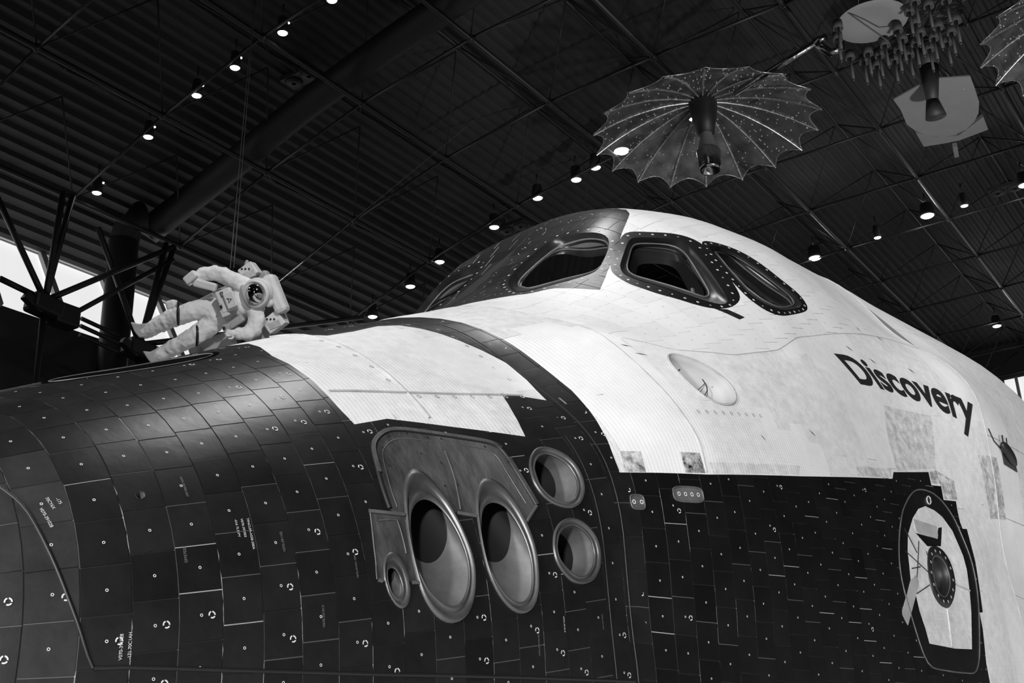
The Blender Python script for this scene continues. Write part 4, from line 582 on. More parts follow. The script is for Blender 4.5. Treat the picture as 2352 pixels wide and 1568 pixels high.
# cockpit: floor, seat, instrument panel seen through the panes
k = MB()
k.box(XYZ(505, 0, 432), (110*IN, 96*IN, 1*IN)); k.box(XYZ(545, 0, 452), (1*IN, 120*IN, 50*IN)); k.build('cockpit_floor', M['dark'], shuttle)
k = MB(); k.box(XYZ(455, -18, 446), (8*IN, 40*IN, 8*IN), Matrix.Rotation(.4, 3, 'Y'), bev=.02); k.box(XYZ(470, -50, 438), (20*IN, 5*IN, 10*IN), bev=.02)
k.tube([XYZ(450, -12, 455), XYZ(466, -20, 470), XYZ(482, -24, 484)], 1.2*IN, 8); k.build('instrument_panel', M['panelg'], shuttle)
k = MB(); k.lathe([(0, 0), (7, 2), (8.5, 8), (8, 20), (6, 28), (0, 30)], XYZ(490, -42, 440)/IN, (0.1, 0, 1)); 
k.v = [tuple(Vector(v)*IN) for v in k.v]; k.build('pilot_seat', M['panelg'], shuttle, True)
k = MB()
for i in range(6): k.box(XYZ(462+3*i, -57, 451-1.2*i), (1.2*IN, .6*IN, 1.6*IN))
k.build('switch_row', M['mark'], shuttle)
# ---- thrusters
axes = {'j1': (0, .55, .83), 'j2': (0, .55, .83), 'j3': (0, .6, .8), 'j4': (.05, 1, .02), 'j5': (.05, 1, -.02)}
names = {'j1': 'long oval thruster opening nearer the nose', 'j2': 'long oval thruster opening nearer the cabin', 'j3': 'small oval thruster below the metal plate', 'j4': 'upper round thruster beside the black band', 'j5': 'lower round thruster beside the black band'}
for kx, (o_, i_) in jets.items():
    i2 = align(o_, i_); ax = Vector(axes[kx]).normalized()
    sc = {'j1': 1.0, 'j2': 1.0, 'j3': .55, 'j4': .9, 'j5': .9}[kx]
    A = [P3(*q, 0, -1) for q in o_]; B = [P3(*q, -.2, -1) for q in i2]; c = sum(B, Vector())/len(B)
    # plane of the exit, then a bell narrowing along the nozzle axis
    u = ax.orthogonal().normalized(); 
    lp = [[P3(*q, -.35) for q in o_], [P3(*q, .35*sc) for q in o_]]
    mixl = lambda t, d: [P3(a[0]*(1-t)+b[0]*t, a[1]*(1-t)+b[1]*t, d*sc) for a, b in zip(o_, i2)]
    lp += [mixl(.25, .55), mixl(.45, .1), mixl(.6, -.3), mixl(.78, .15), mixl(.92, .2), mixl(1., -.1)]
    rim = loft('thruster_rim', lp, M['rim'], shuttle); rim['label'] = 'raised metal rim of the '+names[kx]
    # bell
    R0 = {'j1': 5.4, 'j2': 5.4, 'j3': 2.4, 'j4': 4.6, 'j5': 4.6}[kx]*IN
    bell = [B]
    for t, sg_ in ((.12, .985), (.3, .95), (.5, .88), (.7, .78), (.85, .68), (1, .55)):
        dep = {'j1': 22, 'j2': 22, 'j3': 8, 'j4': 15, 'j5': 15}[kx]*IN*t; L = []
        for p in B:
            v = p-c; ap = v.dot(ax); vp = v-ax*ap
            L.append(c+ax*(ap*(1-t)+dep)+vp*((1-t)*sg_/.97+t*sg_))
        bell.append(L)
    loft('thruster_nozzle', bell[:3], M['nozzle'], rim); loft('nozzle_throat', bell[2:], M['bellshade'], rim, cap=True)
# ---- forward thruster well on the upper nose (both sides)
for sd in (-1, 1):
    L1 = [[P3(*q, .1, sd) for q in f1], [P3(302+(q[0]-302)*.9, 66+(q[1]-66)*.9, -.1, sd) for q in f1], [P3(302+(q[0]-302)*.86, 66+(q[1]-66)*.84, -.8, sd) for q in f1], [P3(304+(q[0]-302)*.8, 66+(q[1]-66)*.75, -8, sd) for q in f1]]
    r = loft('thruster_well', L1, M['dark'], shuttle, cap=True)
    k = MB(); k.tube([P3(302+(q[0]-302)*.92, 66+(q[1]-66)*.92, .0, sd) for q in f1], .14*IN, 6, True); k.build('well_rim', M['bead'], r, True)
L1 = [[P3(*q, .05) for q in small_hole], [P3(*q, -3) for q in small_hole]]; loft('air_data_port', L1, M['nozzle'], shuttle, cap=True)
# ---- star tracker recess
c = cen(star)
lp = [[P3(*q, .1) for q in star]]+[[P3(c[0]+(q[0]-c[0])*s, c[1]+(q[1]-c[1])*s, d) for q in star] for s, d in ((.93, -.1), (.9, -1.2), (.86, -3.2), (.5, -4.6), (.1, -5))]
stt = loft('star_tracker_recess', lp, M['recess'], shuttle, cap=True); stt.data.attributes.new('tone', 'FLOAT', 'FACE').data.foreach_set('value', [1.]*len(stt.data.polygons))
k = MB(); k.tube([P3(*q, .12) for q in star], .3*IN, 6, True); k.build('recess_edge', M['label'], stt, True)
k = MB(); 
def sp(dx, dp):
    s = max(abs(dx)/7.3, abs(dp)/6.3); return P3(c[0]+dx, c[1]+dp, -3.2-1.4*(.86-s)/.36+.75 if s < .86 else -2.4)
k.tube([P3(*q, -3.05) for q in resamp(FT['stseam'], 14, False)], .12*IN, 5); k.tube([P3(*q, -3.05) for q in resamp(FT['stseam2'], 5, False)], .1*IN, 5)
for i_ in range(5): q = FT['stseam'][2]; k.tube([P3(q[0]+1.2, q[1]-.9*i_, -3.0), P3(q[0]+3.8, q[1]+.1-.9*i_, -3.0)], .045*IN, 4)
k.build('door_seam', M['ink'], stt)
# ---- hatch
hp = shell('side_hatch', groups[9]+groups[10], [M['black'], M['blanket']], shuttle, 0., [.8]*len(groups[9])+[.86]*len(groups[10]), wall=.2, uvs=True, mi=[0]*len(groups[9])+[1]*len(groups[10]), sides=(-1,))
hp['label'] = 'D-shaped crew hatch with black border, pale quilted centre and round window'
k = MB(); k.tube([P3(*q, .05) for q in hout], .22*IN, 6, True); k.build('hatch_seal', M['bead'], hp, True)
wr = FT['hwg']; g = smooth_loop(wr, 3, 48); g = align(hwin, g); ch, cg = cen(hwin), cen(g)
inn = [(ch[0]+(q[0]-ch[0])*.66, ch[1]+(q[1]-ch[1])*.66) for q in hwin]
lp = [[P3(*q, .0) for q in hwin], [P3(*q, .35) for q in hwin], [P3((a[0]*.15+b[0]*.85), (a[1]*.15+b[1]*.85), .3) for a, b in zip(hwin, inn)], [P3(*q, 0) for q in inn], [P3(*q, -2.2) for q in inn]]
hw = loft('hatch_window', lp, M['rubber'], hp)
k = MB(); k.tube([P3(*q, .1) for q in inn], .14*IN, 6, True); k.build('window_rim', M['bead'], hw, True)
V = [P3(*q, -2) for q in inn]; ct_ = sum(V, Vector())/48; nn_ = sum(((V[i-1]-ct_).cross(V[i]-ct_) for i in range(48)), Vector()).normalized(); V = [v-nn_*(v-ct_).dot(nn_) for v in V]; build('window_pane', V+[sum(V, Vector())/len(V)], [(i, (i+1) % 48, 48) for i in range(48)], M['glass'], hw)
V = [P3(*q, -3) for q in hwin]; build('window_backing', V+[sum(V, Vector())/len(V)], [(i, (i+1) % 48, 48) for i in range(48)], M['dark'], hw)
k = MB()
for q in resamp([((a[0]+b[0])/2, (a[1]+b[1])/2) for a, b in zip(hwin, inn)], 14): ring_mark(k, q[0], q[1], .42, .18, .42, 10)
k.build('fastener_plug', M['mark'], hw)
def plate(name, L, m, parent, d=.09):
    L = resamp(L, 24); n = len(L); V = [P3(*q, d) for q in L]+[P3(*q, -.1) for q in L]
    cc_ = cen(L); V.append(P3(*cc_, d))
    return build(name, V, [(i, (i+1) % n, 2*n) for i in range(n)]+[(i, n+i, n+(i+1) % n, (i+1) % n) for i in range(n)], m, parent)
plate('instruction_placard', FT['hbox'], M['label'], hp)['label'] = 'grey placard above the hatch window'
plate('rescue_arrow', FT['hstick'], M['label'], hp)['label'] = 'pale rescue arrow strip crossing the hatch edge'
bm_ = put('RESCUE', 485.0, -14.0, 2.6, 38, M['ink'], hp, 'rescue_lettering', .01)
put('RESCUE', 505, -.6, 2.0, -3, M['wgap'], hp, 'placard_lettering')
k = MB(); k.tube([P3(*q, .15) for q in smooth_loop(FT['hq'], 2, 16)], .16*IN, 5, True); k.build('latch_mark', M['mark'], hp)
k = MB()
for a, b in (((491, -4.9), (506.5, -8.6)), ((493, -7.6), (499, -7.2)), ((495, -8.9), (502.5, -3)), ((494.5, -1.2), (499, -5)), ((506, -4.6), (507, -10)), ((492.4, -11.4), (502.4, -9.9))): k.tube([P3(a[0]+(b[0]-a[0])*t/3, a[1]+(b[1]-a[1])*t/3, .12) for t in range(4)], .13*IN, 5)
k.build('hatch_panel_line', M['ink'], hp)
k = MB()
for a in ('hseam1', 'hseam2'): k.tube([P3(*q, .08) for q in resamp(FT[a], 4, False)], .3*IN, 5)
k.build('blanket_seam', M['label'], hp)
# ---- beads and seams
k = MB()
for b in ('b1', 'b2', 'b3', 'b4', 'b5'): k.tube([P3(*q, .1) for q in resamp(FT['bead_'+b], 6, False)], .34*IN, 8)
for b in ('b6', 'b7', 'b8'): k.tube([P3(*q, .02) for q in resamp(FT['bead_'+b], 10, False)], .14*IN, 6)
k.build('sealant_bead', M['bead'], parts[8], True)
zp = smooth_loop(FT['zip']+[(345, 2), (330, 1)], 1, 300)
zz = resamp(FT['zip'], 90, False); k = MB(); k2 = MB()
Q = [(sum(zz[min(max(i+o, 0), 89)][0] for o in (-2, -1, 0, 1, 2))/5, sum(zz[min(max(i+o, 0), 89)][1] for o in (-2, -1, 0, 1, 2))/5) for i in range(90)]
k.tube([P3(*q, .02) for q in Q], .42*IN, 8)
Q2 = resamp(Q, 200, False)
for i in range(30, 200):
    if 150 < i < 160: continue
    a, b = P3(*Q2[i-1]), P3(*Q2[i]); n = NM(*Q2[i]); d = (b-a).normalized(); w = d.cross(n); r = Matrix((d, w, n)).transposed()
    k2.box(P3(*Q2[i], .42), (.16*IN, .8*IN, .14*IN), r)
k.build('plate_gasket', M['rubber'], parts[8], True); k2.build('gasket_teeth', M['bead'], parts[8])
k = MB()
cc8 = cen(plateA); pa = smooth_loop(plateA, 2, 64)
L = [(cc8[0]+(q[0]-cc8[0])*.9, cc8[1]+(q[1]-cc8[1])*.9) for q in pa]
L = [(336.5+(q[0]-336.5)*.88, 3+(q[1]-3)*.86) for q in Q]; k.tube([P3(*q, -.1) for q in L], .12*IN, 6); k.build('plate_crease', M['rim'], parts[8], True)
k = MB()
for q in [(325.5, 14), (328.6, 16.4), (333, 16.6), (337.3, 15.3), (340.2, 14.6), (349.5, 11.9), (353, 8.2), (354, 4), (333.5, 11.8), (337, 9.5), (325, 10), (338.5, 5), (335.5, 5)]: ring_mark(k, q[0], q[1], .22, 0, .12, 8)
k.build('plate_fastener', M['ink'], parts[8])
k = MB(); k.tube([P3(*q, -.02) for q in resamp(FT['seamfwd'], 20, False)], .3*IN, 6); 
k.tube([P3(*q, -.02) for q in resamp(FT['seamfwd'][-1:]+FT['seambot'][1:], 30, False)], .34*IN, 6)
k.build('module_edge_seam', M['rubber'], shuttle, True)
k = MB(); k.tube([P3(378, -30+i*3., .0) for i in range(31)], .17*IN, 6); k.tube([P3(371.5, -30+i*2., .0) for i in range(22)], .12*IN, 6)
k.build('band_edge_seam', M['rubber'], shuttle, True)
k = MB()
for x, lo, hi in ((404.5, 4.5, 89), (577.5, -49, 90)):
    k.tube([P3(x, lo+(hi-lo)*i/60, .06) for i in range(61)], .2*IN, 6)
k.tube([P3(*q, .02) for q in resamp(cabin[2:-1], 60, False)], .1*IN, 6); k.tube([P3(341, 20+i, .1) for i in range(0, 60, 3)], .25*IN, 6); k.tube([P3(x_, 30.5-.13*(x_-322), .1) for x_ in range(323, 374, 3)], .25*IN, 6)
k.build('blanket_edge_seam', M['label'], shuttle, True)
# plugs along the blanket edges
k = MB()
for i in range(7): ring_mark(k, 343+4.6*i, 26.6-.5*i, .55, .3, .1, 10)
for i in range(9): ring_mark(k, 410+3*i, 15.6, .5, .28, .1, 10)
for i in range(6): ring_mark(k, 373, 30+5*i, .5, .28, .1, 10)
for i in range(5): ring_mark(k, 339.5, 33+6*i, .5, .28, .1, 10)
k.build('blanket_plug', M['label'], shuttle)
# small fittings below the white edge
for nm, X, ph, wx, wp, n in (('vent_fitting', 383, -.9, 1.7, 1.15, 2), ('vent_fitting', 397.4, .7, 4.4, 1.2, 4)):
    L = [(X+wx*math.copysign(abs(cos(a))**.5, cos(a)), ph+wp*math.copysign(abs(sin(a))**.5, sin(a))) for a in [2*PI*i/32 for i in range(32)]]
    v = plate(nm, L, M['nozzle'], shuttle, .1); k = MB(); k.tube([P3(*q, .15) for q in L], .2*IN, 6, True); k.build('fitting_bead', M['bead'], v, True)
    k = MB()
    for i in range(n): ring_mark(k, X+(i-(n-1)/2)*1.9, ph, .5, .28, .22, 10)
    k.build('fastener_plug', M['mark'], v)
k = MB()
for x in range(386, 412, 4): k.tube([P3(x, -1+.1*(x-384), -.05), P3(x+3, -1+.1*(x-381), -.05)], .13*IN, 5)
# dark recess with a striped plate on the payload bay side
dk = MB(); dk.add([P3(*p, .3) for p in FT['pl']], [(0, 1, 2, 3)]); o = dk.build('striped_placard', M['mark'], shuttle); o['label'] = 'white placard with thin black lines beside the payload bay'
dk = MB(); dk.tube([P3(*FT['pln'][0], .5), P3(*FT['pln'][1], .5)], .3*IN, 5); dk.tube([P3(*FT['pln'][2], .5), P3(*FT['pln'][3], .5)], .18*IN, 5); dk.build('placard_line', M['ink'], o)
dk = MB(); q = FT['br'][0]; dk.sphere(P3(q[0], q[1], .8), 3.6*IN, 14, (2.4, .45, .75), Matrix.Rotation(.25, 3, 'Y')); dk.build('black_bracket', M['rubber'], shuttle, True)
dk = MB(); dk.add([P3(*p, .3) for p in FT['mf']], [(0, 1, 2, 3)]); dk.build('metal_fitting', M['rim'], shuttle)
dk = MB(); dk.tube([P3(*p, .3) for p in resamp(FT['cord'], 10, False)], .18*IN, 6); dk.build('hanging_cord', M['rubber'], shuttle, True)
# scuffs on the white side: short dark stains
k = MB()
for X, ph, l in ((503, 33, 4), (515, 31, 4.5), (540, 30, 4), (455, 14, 3), (405.8, 34, 3), (407, 31, 4), (430, 12, 2), (520, 38, 3), (534, 37, 4)):
    a, b = P3(X, ph, .1), P3(X+l*.8, ph-1.1, .1); k.add([a, P3(X+l*.4, ph-.44, .1), b, P3(X+l*.35, ph-.62, .1)], [(0, 1, 2, 3)])
k.build('scuff_mark', M['seal'], shuttle)
# nose landing gear carrying the nose
k = MB(); k.cyl(XYZ(330, 0, 275), XYZ(322, 0, 211), .12); k.cyl(XYZ(322, 0, 250), XYZ(370, 0, 282), .06); g_ = k.build('nose_gear_strut', M['hard'], shuttle)
for s in (-1, 1):
    k = MB(); k.lathe([(.0, 0), (.2, 0), (.3, .03), (.4, .04), (.41, .1), (.4, .17), (.3, .19), (0, .19)], XYZ(322, s*9-4, 211), (0, 1, 0), 32); k.build('wheel', M['rubber'], g_, True)
for s in (-1, 1):
    k = MB(); k.cyl(XYZ(1170, s*80, 290), XYZ(1170, s*80, 218), .18); q = k.build('main_gear_strut', M['hard'], shuttle)
    for t in (-14, 6):
        k = MB(); k.lathe([(.0, 0), (.3, 0), (.5, .05), (.58, .1), (.58, .25), (.5, .3), (0, .35)], XYZ(1170, s*80+t, 218), (0, 1, 0), 32); k.build('wheel', M['rubber'], q, True)
# ================================================================ the hangar
def arch(y):
    a = abs(y-0)-6; return 19.2-.018*max(0, a)**2
X0, X1 = -34, 52
# floor
build('floor', [(X0, -24, 0), (X1, -24, 0), (X1, 20, 0), (X0, 20, 0)], [(0, 1, 2, 3)], M['floor'])['kind'] = 'structure'
# corrugated roof deck
V = []; F = []; ys = []; y = -20.0; k = 0
while y < 19.9:
    for dy, dz in ((0, 0), (.10, 0), (.14, .05), (.24, .05)): ys.append((y+dy, arch(y+dy)+(1.75 if abs(y) < 14 else 1.75-1.0*(abs(y)-14)/6)+dz))
    y += .28
for x in (X0, X1): V += [(x, a, b) for a, b in ys]
n = len(ys); F = [(i, i+1, n+i+1, n+i) for i in range(n-1)]
build('ceiling', V, F, M['deck'])['kind'] = 'structure'
zt = ys[-1][1]; WT = Vector((0, 20.0, 16.52)); WD = Vector((0, -.508, -.861))
# left wall: dark below, sloping glazed strip above
wbp = WT+WD*2.72
build('wall_left', [(X0, wbp.y, 0), (X1, wbp.y, 0), (X1, wbp.y, wbp.z), (X0, wbp.y, wbp.z)], [(0, 1, 2, 3)], M['wall'])['kind'] = 'structure'
o = build('wall_right', [(X0, -20.2, 0), (X1, -20.2, 0), (X1, -20.2, 17.5), (X0, -20.2, 17.5)], [(0, 3, 2, 1)], M['wall']); o['kind'] = 'structure'
o = build('wall_front', [(X0, -20.2, 0), (X0, 20, 0), (X0, 20, 21), (X0, -20.2, 21)], [(0, 1, 2, 3)], M['wall']); o['kind'] = 'structure'
k = MB(); k.box((9, 20.05, 16.75), (86, .35, .45)); k.build('trim_1', M['mull'])['kind'] = 'structure'
k = MB(); a = WT+Vector((0, .05, 0)); b = wbp+Vector((0, .05, 0)); k.add([(X0, a.y, a.z), (X1, a.y, a.z), (X1, b.y, b.z), (X0, b.y, b.z)], [(0, 1, 2, 3)])
wn = k.build('window_1', M['glass_day']); wn['kind'] = 'structure'
def world_pt(x, s): p = WT+WD*s; return Vector((x, p.y, p.z))
k = MB()
for i in range(28):
    x = 14.42+(i-4)*2.36 if i else 4
    x = 4.9+i*1.83
    k.box(world_pt(x, 1.36)+Vector((0, -.06, 0)), (.17, .12, 2.8), Matrix.Rotation(-math.atan2(.508, .861), 3, 'X'))
k.build('window_frame', M['mull'], wn)
# far end wall with bright window near the roof
e = HD['endwin']
k = MB(); k.add([(X1+.1, -20.2, 0), (X1+.1, 20, 0), (X1+.1, 20, 21.5), (X1+.1, -20.2, 21.5)], [(0, 3, 2, 1)]); k.build('wall_back', M['wall'])['kind'] = 'structure'
zt2 = e[0][2]
k = MB(); k.add([(X1, -8, zt2-3.4), (X1, 4.5, zt2-3.4), (X1, 4.5, zt2), (X1, -8, zt2)], [(0, 1, 2, 3)]); w2 = k.build('window_2', M['glass_day']); w2['kind'] = 'structure'
k = MB()
for y in range(-8, 5, 2): k.box((X1-.06, y, zt2-1.7), (.1, .12, 3.4))
k.build('window_frame', M['mull'], w2)
# space-frame roof trusses: one truss per chord line running along the hangar
chy = [-13.2, -10.4, -7.3, -4.2, -1.1, 2.0, 5.2, 8.1, 11.3, 14.4, 17.45]
xs = [14.9+3.25*i for i in range(-2, 12)]
for t, y in enumerate(chy):
    z = arch(y) if t < 10 else 16.84
    r = empty('roof_truss', (15, y, z))
    nth = ['tenth', 'ninth', 'eighth', 'seventh', 'sixth', 'fifth', 'fourth', 'third', 'second', 'first', ''][t] if t < 10 else ''
    tag(r, 'dark roof truss nearest the left window strip, at the wall struts' if t == 10 else f'dark steel roof truss, {nth} truss in from the one at the window strip', 'roof truss', 'roof trusses')
    k = MB(); k.cyl((xs[0]-3, y, z), (X1, y, z), .062, n=8); k.build('bottom_chord', M['steel'], r, True)
    k = MB(); zt_ = z+1.5; y2 = y+1.5
    zt_ = min(zt_, arch(y2)+1.5)
    k.cyl((xs[0]-3, y2, zt_), (X1, y2, zt_), .04, n=8); k.build('top_chord', M['steel'], r, True)
    for x in xs:
        for p_, q_, r_ in [((x, y, z), (x+dx, y2, zt_), .022) for dx in (-1.62, 1.62)]+[((x, y, z), (x+dx, y2-3.1, zt_+(.0 if t < 8 else .5)), .018) for dx in (-1.62, 1.62)]:
            k = MB(); k.cyl(p_, q_, r_, n=6); k.build('web_bar', M['steel'], r, True)
        k = MB(); k.sphere((x, y, z), .1, 8); k.build('node', M['steel'], r, True)
        if t < 10:
            yn = chy[t+1]; zn = arch(yn) if t+1 < 10 else 16.84
            k = MB(); k.cyl((x, y, z), (x, yn, zn), .036, n=8); k.build('cross_chord', M['steel'], r, True)
# tree struts by the left wall
T = HD['tree']; dz = lambda p, a, b, c: Vector((p[0]+a, p[1]+b, p[2]+c))
def strut_set(c, ups, lab):
    c = Vector(c); r = empty('wall_strut_cluster', c); tag(r, lab, 'roof support', 'strut clusters by the left wall')
    k = MB(); k.box(c+Vector((0, 0, -.05)), (.75, .5, .42), Matrix.Rotation(.1, 3, 'Y'), bev=.08); k.box(c+Vector((.5, 0, -.12)), (.6, .45, .5), bev=.06); k.box(c+Vector((-.35, -.1, -.1)), (.5, .2, .2), Matrix.Rotation(.5, 3, 'Y'), bev=.03); k.build('hub_block', M['steel'], r)
    for u in ups: k = MB(); k.cyl(c+Vector((0, 0, .1)), u, .07, n=8); k.build('strut', M['steel'], r, True)
    return r
n1, n2 = Vector(T['n1']), Vector(T['n2']); c1, c2 = Vector(T['c1']), Vector(T['c2'])
r = strut_set(c1, [n1, dz(n1, -.25, 0, 0), dz(n1, -1.8, .6, 0), n2, T['lt'], (c1.x, c1.y, 0)], 'black strut hub left of the vertical duct before the bright window strip')
k = MB(); k.cyl(dz(c1, .6, 0, -.1), dz(n2, 0, 0, -.35), .06, n=8); k.build('strut', M['steel'], r, True)
r = strut_set(c2, [n2, dz(n2, -.25, 0, 0), dz(n2, -1.8, .6, 0), (24.6, 16.9, 16.8), (c2.x, c2.y, 0)], 'black strut hub behind the floating astronaut, right of the duct')
for i, dz_ in enumerate((-.02, -.2, -.42)):
    k = MB(); k.cyl((c1.x+.95, c1.y, c1.z+dz_), (c2.x-.6, c1.y, c1.z+dz_-.1), .05, n=8); k.build('conduit_pipe', M['steel'])
    o = COL.objects[-1] if False else bpy.data.objects[[n for n in bpy.data.objects.keys() if n.startswith('conduit_pipe')][-1]]
    tag(o, ['upper', 'middle', 'lower'][i]+' of the three black pipes running along the left window strip', 'pipe', 'pipes along the left wall')
# duct
D = [Vector(p) for p in HD['duct']]; L = [Vector(p) for p in HD['ductline']]
r = empty('ventilation_duct', D[2]); tag(r, 'large dark round air duct rising past the window strip and turning under the roof', 'duct')
k = MB(); base = Vector((D[1].x, 17.9, 0)); top = Vector((D[1].x+.1, 17.9, D[0].z-.1))
k.cyl(base, top, .36, n=28); k.build('riser', M['duct'], r, True)
P_ = [top, top+Vector((.02, -.1, .35)), top+Vector((.05, -.4, .6))]+[Vector((p.x, p.y, p.z-.1)) for p in L]
k = MB(); k.tube(P_, .36, 20); k.build('ceiling_run', M['duct'], r, True)
# suspended box fans
for i, p in enumerate(HD['vents']):
    p = Vector(p); r = empty('fan_unit', p); tag(r, ['dark twin-fan box on the roof at upper left', 'dark twin-fan box just above the left end of the cockpit roof', 'dark twin-fan box at the right edge under the spotlights'][i], 'fan unit', 'twin-fan boxes under the roof')
    k = MB(); k.box(p, (.5, 1.0, .12), bev=.01); k.build('box', M['duct'], r)
    for s in (-1, 1): k = MB(); k.lathe([(.06, -.03), (.2, -.03), (.22, 0), (.2, .02)], p+Vector((0, s*.25, -.08)), (0, 0, 1), 20); k.build('fan_ring', M['housing'], r, True)
# lamps
def ceiling_lamp(p, lab, grp, rad=.11, mt='lens', power=0):
    p = Vector(p); r = empty('spotlight', p); tag(r, lab, 'ceiling light', grp)
    k = MB(); k.lathe([(rad*.5, .42), (rad*.9, .38), (rad*1.15, .1), (rad*1.2, 0), (rad*1.05, -.02), (rad*1.0, .03)], p, (0, 0, 1), 20); k.cyl(p+Vector((0, 0, .4)), p+Vector((0, 0, .75)), .02, n=6); k.build('housing', M['housing'], r, True)
    k = MB(); k.sphere(p+Vector((0, 0, .0)), rad*.98, 16, (1, 1, .35)); k.build('lamp_lens', M[mt], r, True)
    k = MB(); k.sphere(p+Vector((.12, -.05, .3)), .025, 8); k.build('glint', M[mt], r, True)
ords = ['first', 'second', 'third', 'fourth', 'fifth', 'sixth', 'seventh']
for i, p in enumerate(HD['lightA']): ceiling_lamp(p, f'small round ceiling lamp, {ords[i]} from the top in the upper left row', 'upper left row of lamps')
for i, p in enumerate(HD['lightB']): ceiling_lamp(p, f'small ceiling lamp, {ords[i]} from the mesh dish in the row down to the shuttle nose', 'row of lamps above the cockpit', .14)
labs = ['brightest ceiling lamp, right of the mesh dish above the fuselage', 'second brightest ceiling lamp, just above the fuselage roof line', 'small dim lamp between the two brightest ceiling lamps', 'small dim lamp right of the brightest ceiling lamp', 'bright lamp low at right above the Discovery lettering', 'bright lamp cut by the right picture edge']
for i, p in enumerate(HD['lightC']):
    big = i in (0, 1, 4, 5); ceiling_lamp(p, labs[i], 'right-hand ceiling lamps', .19 if i in (0, 1) else .15 if big else .11, 'lensb' if big else 'lens')
    if big:
        l = lamp('lamp_glow', 'POINT', Vector(p)+Vector((0, 0, -.45)), (0, 0, 0), 30, .15)

ceiling_lamp(HD['lightD'][0], 'bright lamp glaring through the left side of the mesh dish', 'lamps behind the mesh dish', .2, 'lensb'); ceiling_lamp(HD['lightD'][1], 'small lamp glowing through the mesh just left of the dish hub', 'lamps behind the mesh dish', .1, 'lensb')
# ================================================================ unfurled mesh antennas
def umbrella(c, lab, feed=True, R=2.6, dep=.82, n=18, rot=.1):
    c = Vector(c); r = empty('mesh_dish_antenna', c); tag(r, lab, 'dish antenna', 'umbrella dish antennas')
    NR = 10; SUB = 8; V = []; F = []
    def pt(t, a, f):  # t 0..1 radius, f 0..1 across the gore
        sc = 1-.10*4*f*(1-f)*t**1.5; rad = R*t*sc; sag = .05*4*f*(1-f)*t
        return c+Vector((rad*cos(a), rad*sin(a), dep*(1-(rad/R)**2)-sag+.012*noise.noise(Vector((rad*3*cos(a), rad*3*sin(a), 0)))))
    for g in range(n):
        for s in range(SUB):
            a = rot+2*PI*(g+s/SUB)/n
            for i in range(NR+1): V.append(pt(.1+.9*i/NR, a, s/SUB))
    T = n*SUB
    for q in range(T):
        for i in range(NR): F.append((q*(NR+1)+i, ((q+1) % T)*(NR+1)+i, ((q+1) % T)*(NR+1)+i+1, q*(NR+1)+i+1))
    build('mesh_reflector', V, F, M['mesh'], r, True)
    for g in range(n):
        a = rot+2*PI*g/n; k = MB(); k.tube([pt(.1+.9*i/8, a, 0)+Vector((0, 0, -.02)) for i in range(9)], .028, 6); k.build('rib', M['foilr'], r, True)
    k = MB(); rr2 = random.Random(3)
    k.tube([pt(1, rot+2*PI*(q/SUB)/n, (q % SUB)/SUB) for q in range(T)], .012, 5, True); k.build('rim_cord', M['foilr'], r, True)
    k = MB()
    for q in range(330):
        g = rr2.randrange(n); f = rr2.choice((.1, .3, .5, .7, .9)) ; t = .2+.8*rr2.random()**.7
        k.sphere(pt(t, rot+2*PI*(g+f)/n, f)+Vector((0, 0, -.015)), .012+.008*rr2.random(), 6)
    o = k.build('mesh_tie', M['mark'], r); o['kind'] = 'stuff'
    if feed:
        k = MB(); k.lathe([(.0, dep+.1), (.30, dep+.1), (.33, dep-.1), (.3, dep-.35), (.19, -.05), (0, -.05)], c, (0, 0, 1), 28); k.build('hub', M['rubber'], r, True)
        k = MB(); k.lathe([(.13, .0), (.14, -.1), (.25, -.5), (.26, -.52), (0, -.52)], c, (0, 0, 1), 28); k.build('feed_cone', M['disc'], r, True)
        k = MB(); k.lathe([(.27, -.5), (.28, -.55), (.25, -.95), (.22, -1.02), (.2, -1.0), (.12, -.9), (0, -.88)], c, (0, 0, 1), 28); k.build('feed_can', M['foil'], r, True)
umbrella(HD['dish1'], 'big open umbrella-shaped mesh dish antenna with a metal feed can, above the cockpit')
umbrella(HD['dish2'], 'partly seen umbrella mesh dish at the top right corner', rot=.25)
# relay satellite body with its cluster of helix antennas
b = Vector(HD['body']); r = empty('relay_satellite', b); tag(r, 'foil-wrapped satellite body hung at top right with a cluster of cup antennas', 'satellite')
bm = bmesh.new(); bmesh.ops.create_cone(bm, cap_ends=True, segments=6, radius1=1.25, radius2=1.15, depth=.9); bmesh.ops.subdivide_edges(bm, edges=bm.edges[:], cuts=9, use_grid_fill=True)
for v in bm.verts: v.co += Vector((noise.noise(v.co*3), noise.noise(v.co*3+Vector((5, 0, 0))), noise.noise(v.co*3+Vector((0, 9, 0)))))*.08
me = bpy.data.meshes.new('body'); bm.to_mesh(me); bm.free(); me.materials.append(M['foil']); o = link('satellite_body', me, r); o.location = (.1, -.1, .62)
for c in HD['cups']:
    c = Vector(c); k = MB(); k.lathe([(0, .1), (.095, .1), (.1, -.08), (.085, -.08), (.08, .0), (0, .0)], c, (0, 0, 1), 16); q = k.build('antenna_cup', M['cup'], r, True)
    k = MB(); k.cyl(c, c+Vector((0, 0, -.55)), .028, n=8); k.cyl(c+Vector((0, 0, -.55)), c+Vector((0, 0, -.6)), .028, .005, 8); k.build('helix_rod', M['rod'], q, True)
c = Vector(HD['disc']); k = MB(); k.lathe([(0, .12), (.35, .09), (.6, .03), (.7, -.02), (.69, -.03), (.35, .06), (0, .09)], c, (0, 0, 1), 40); q = k.build('pale_dish', M['disc'], r, True)
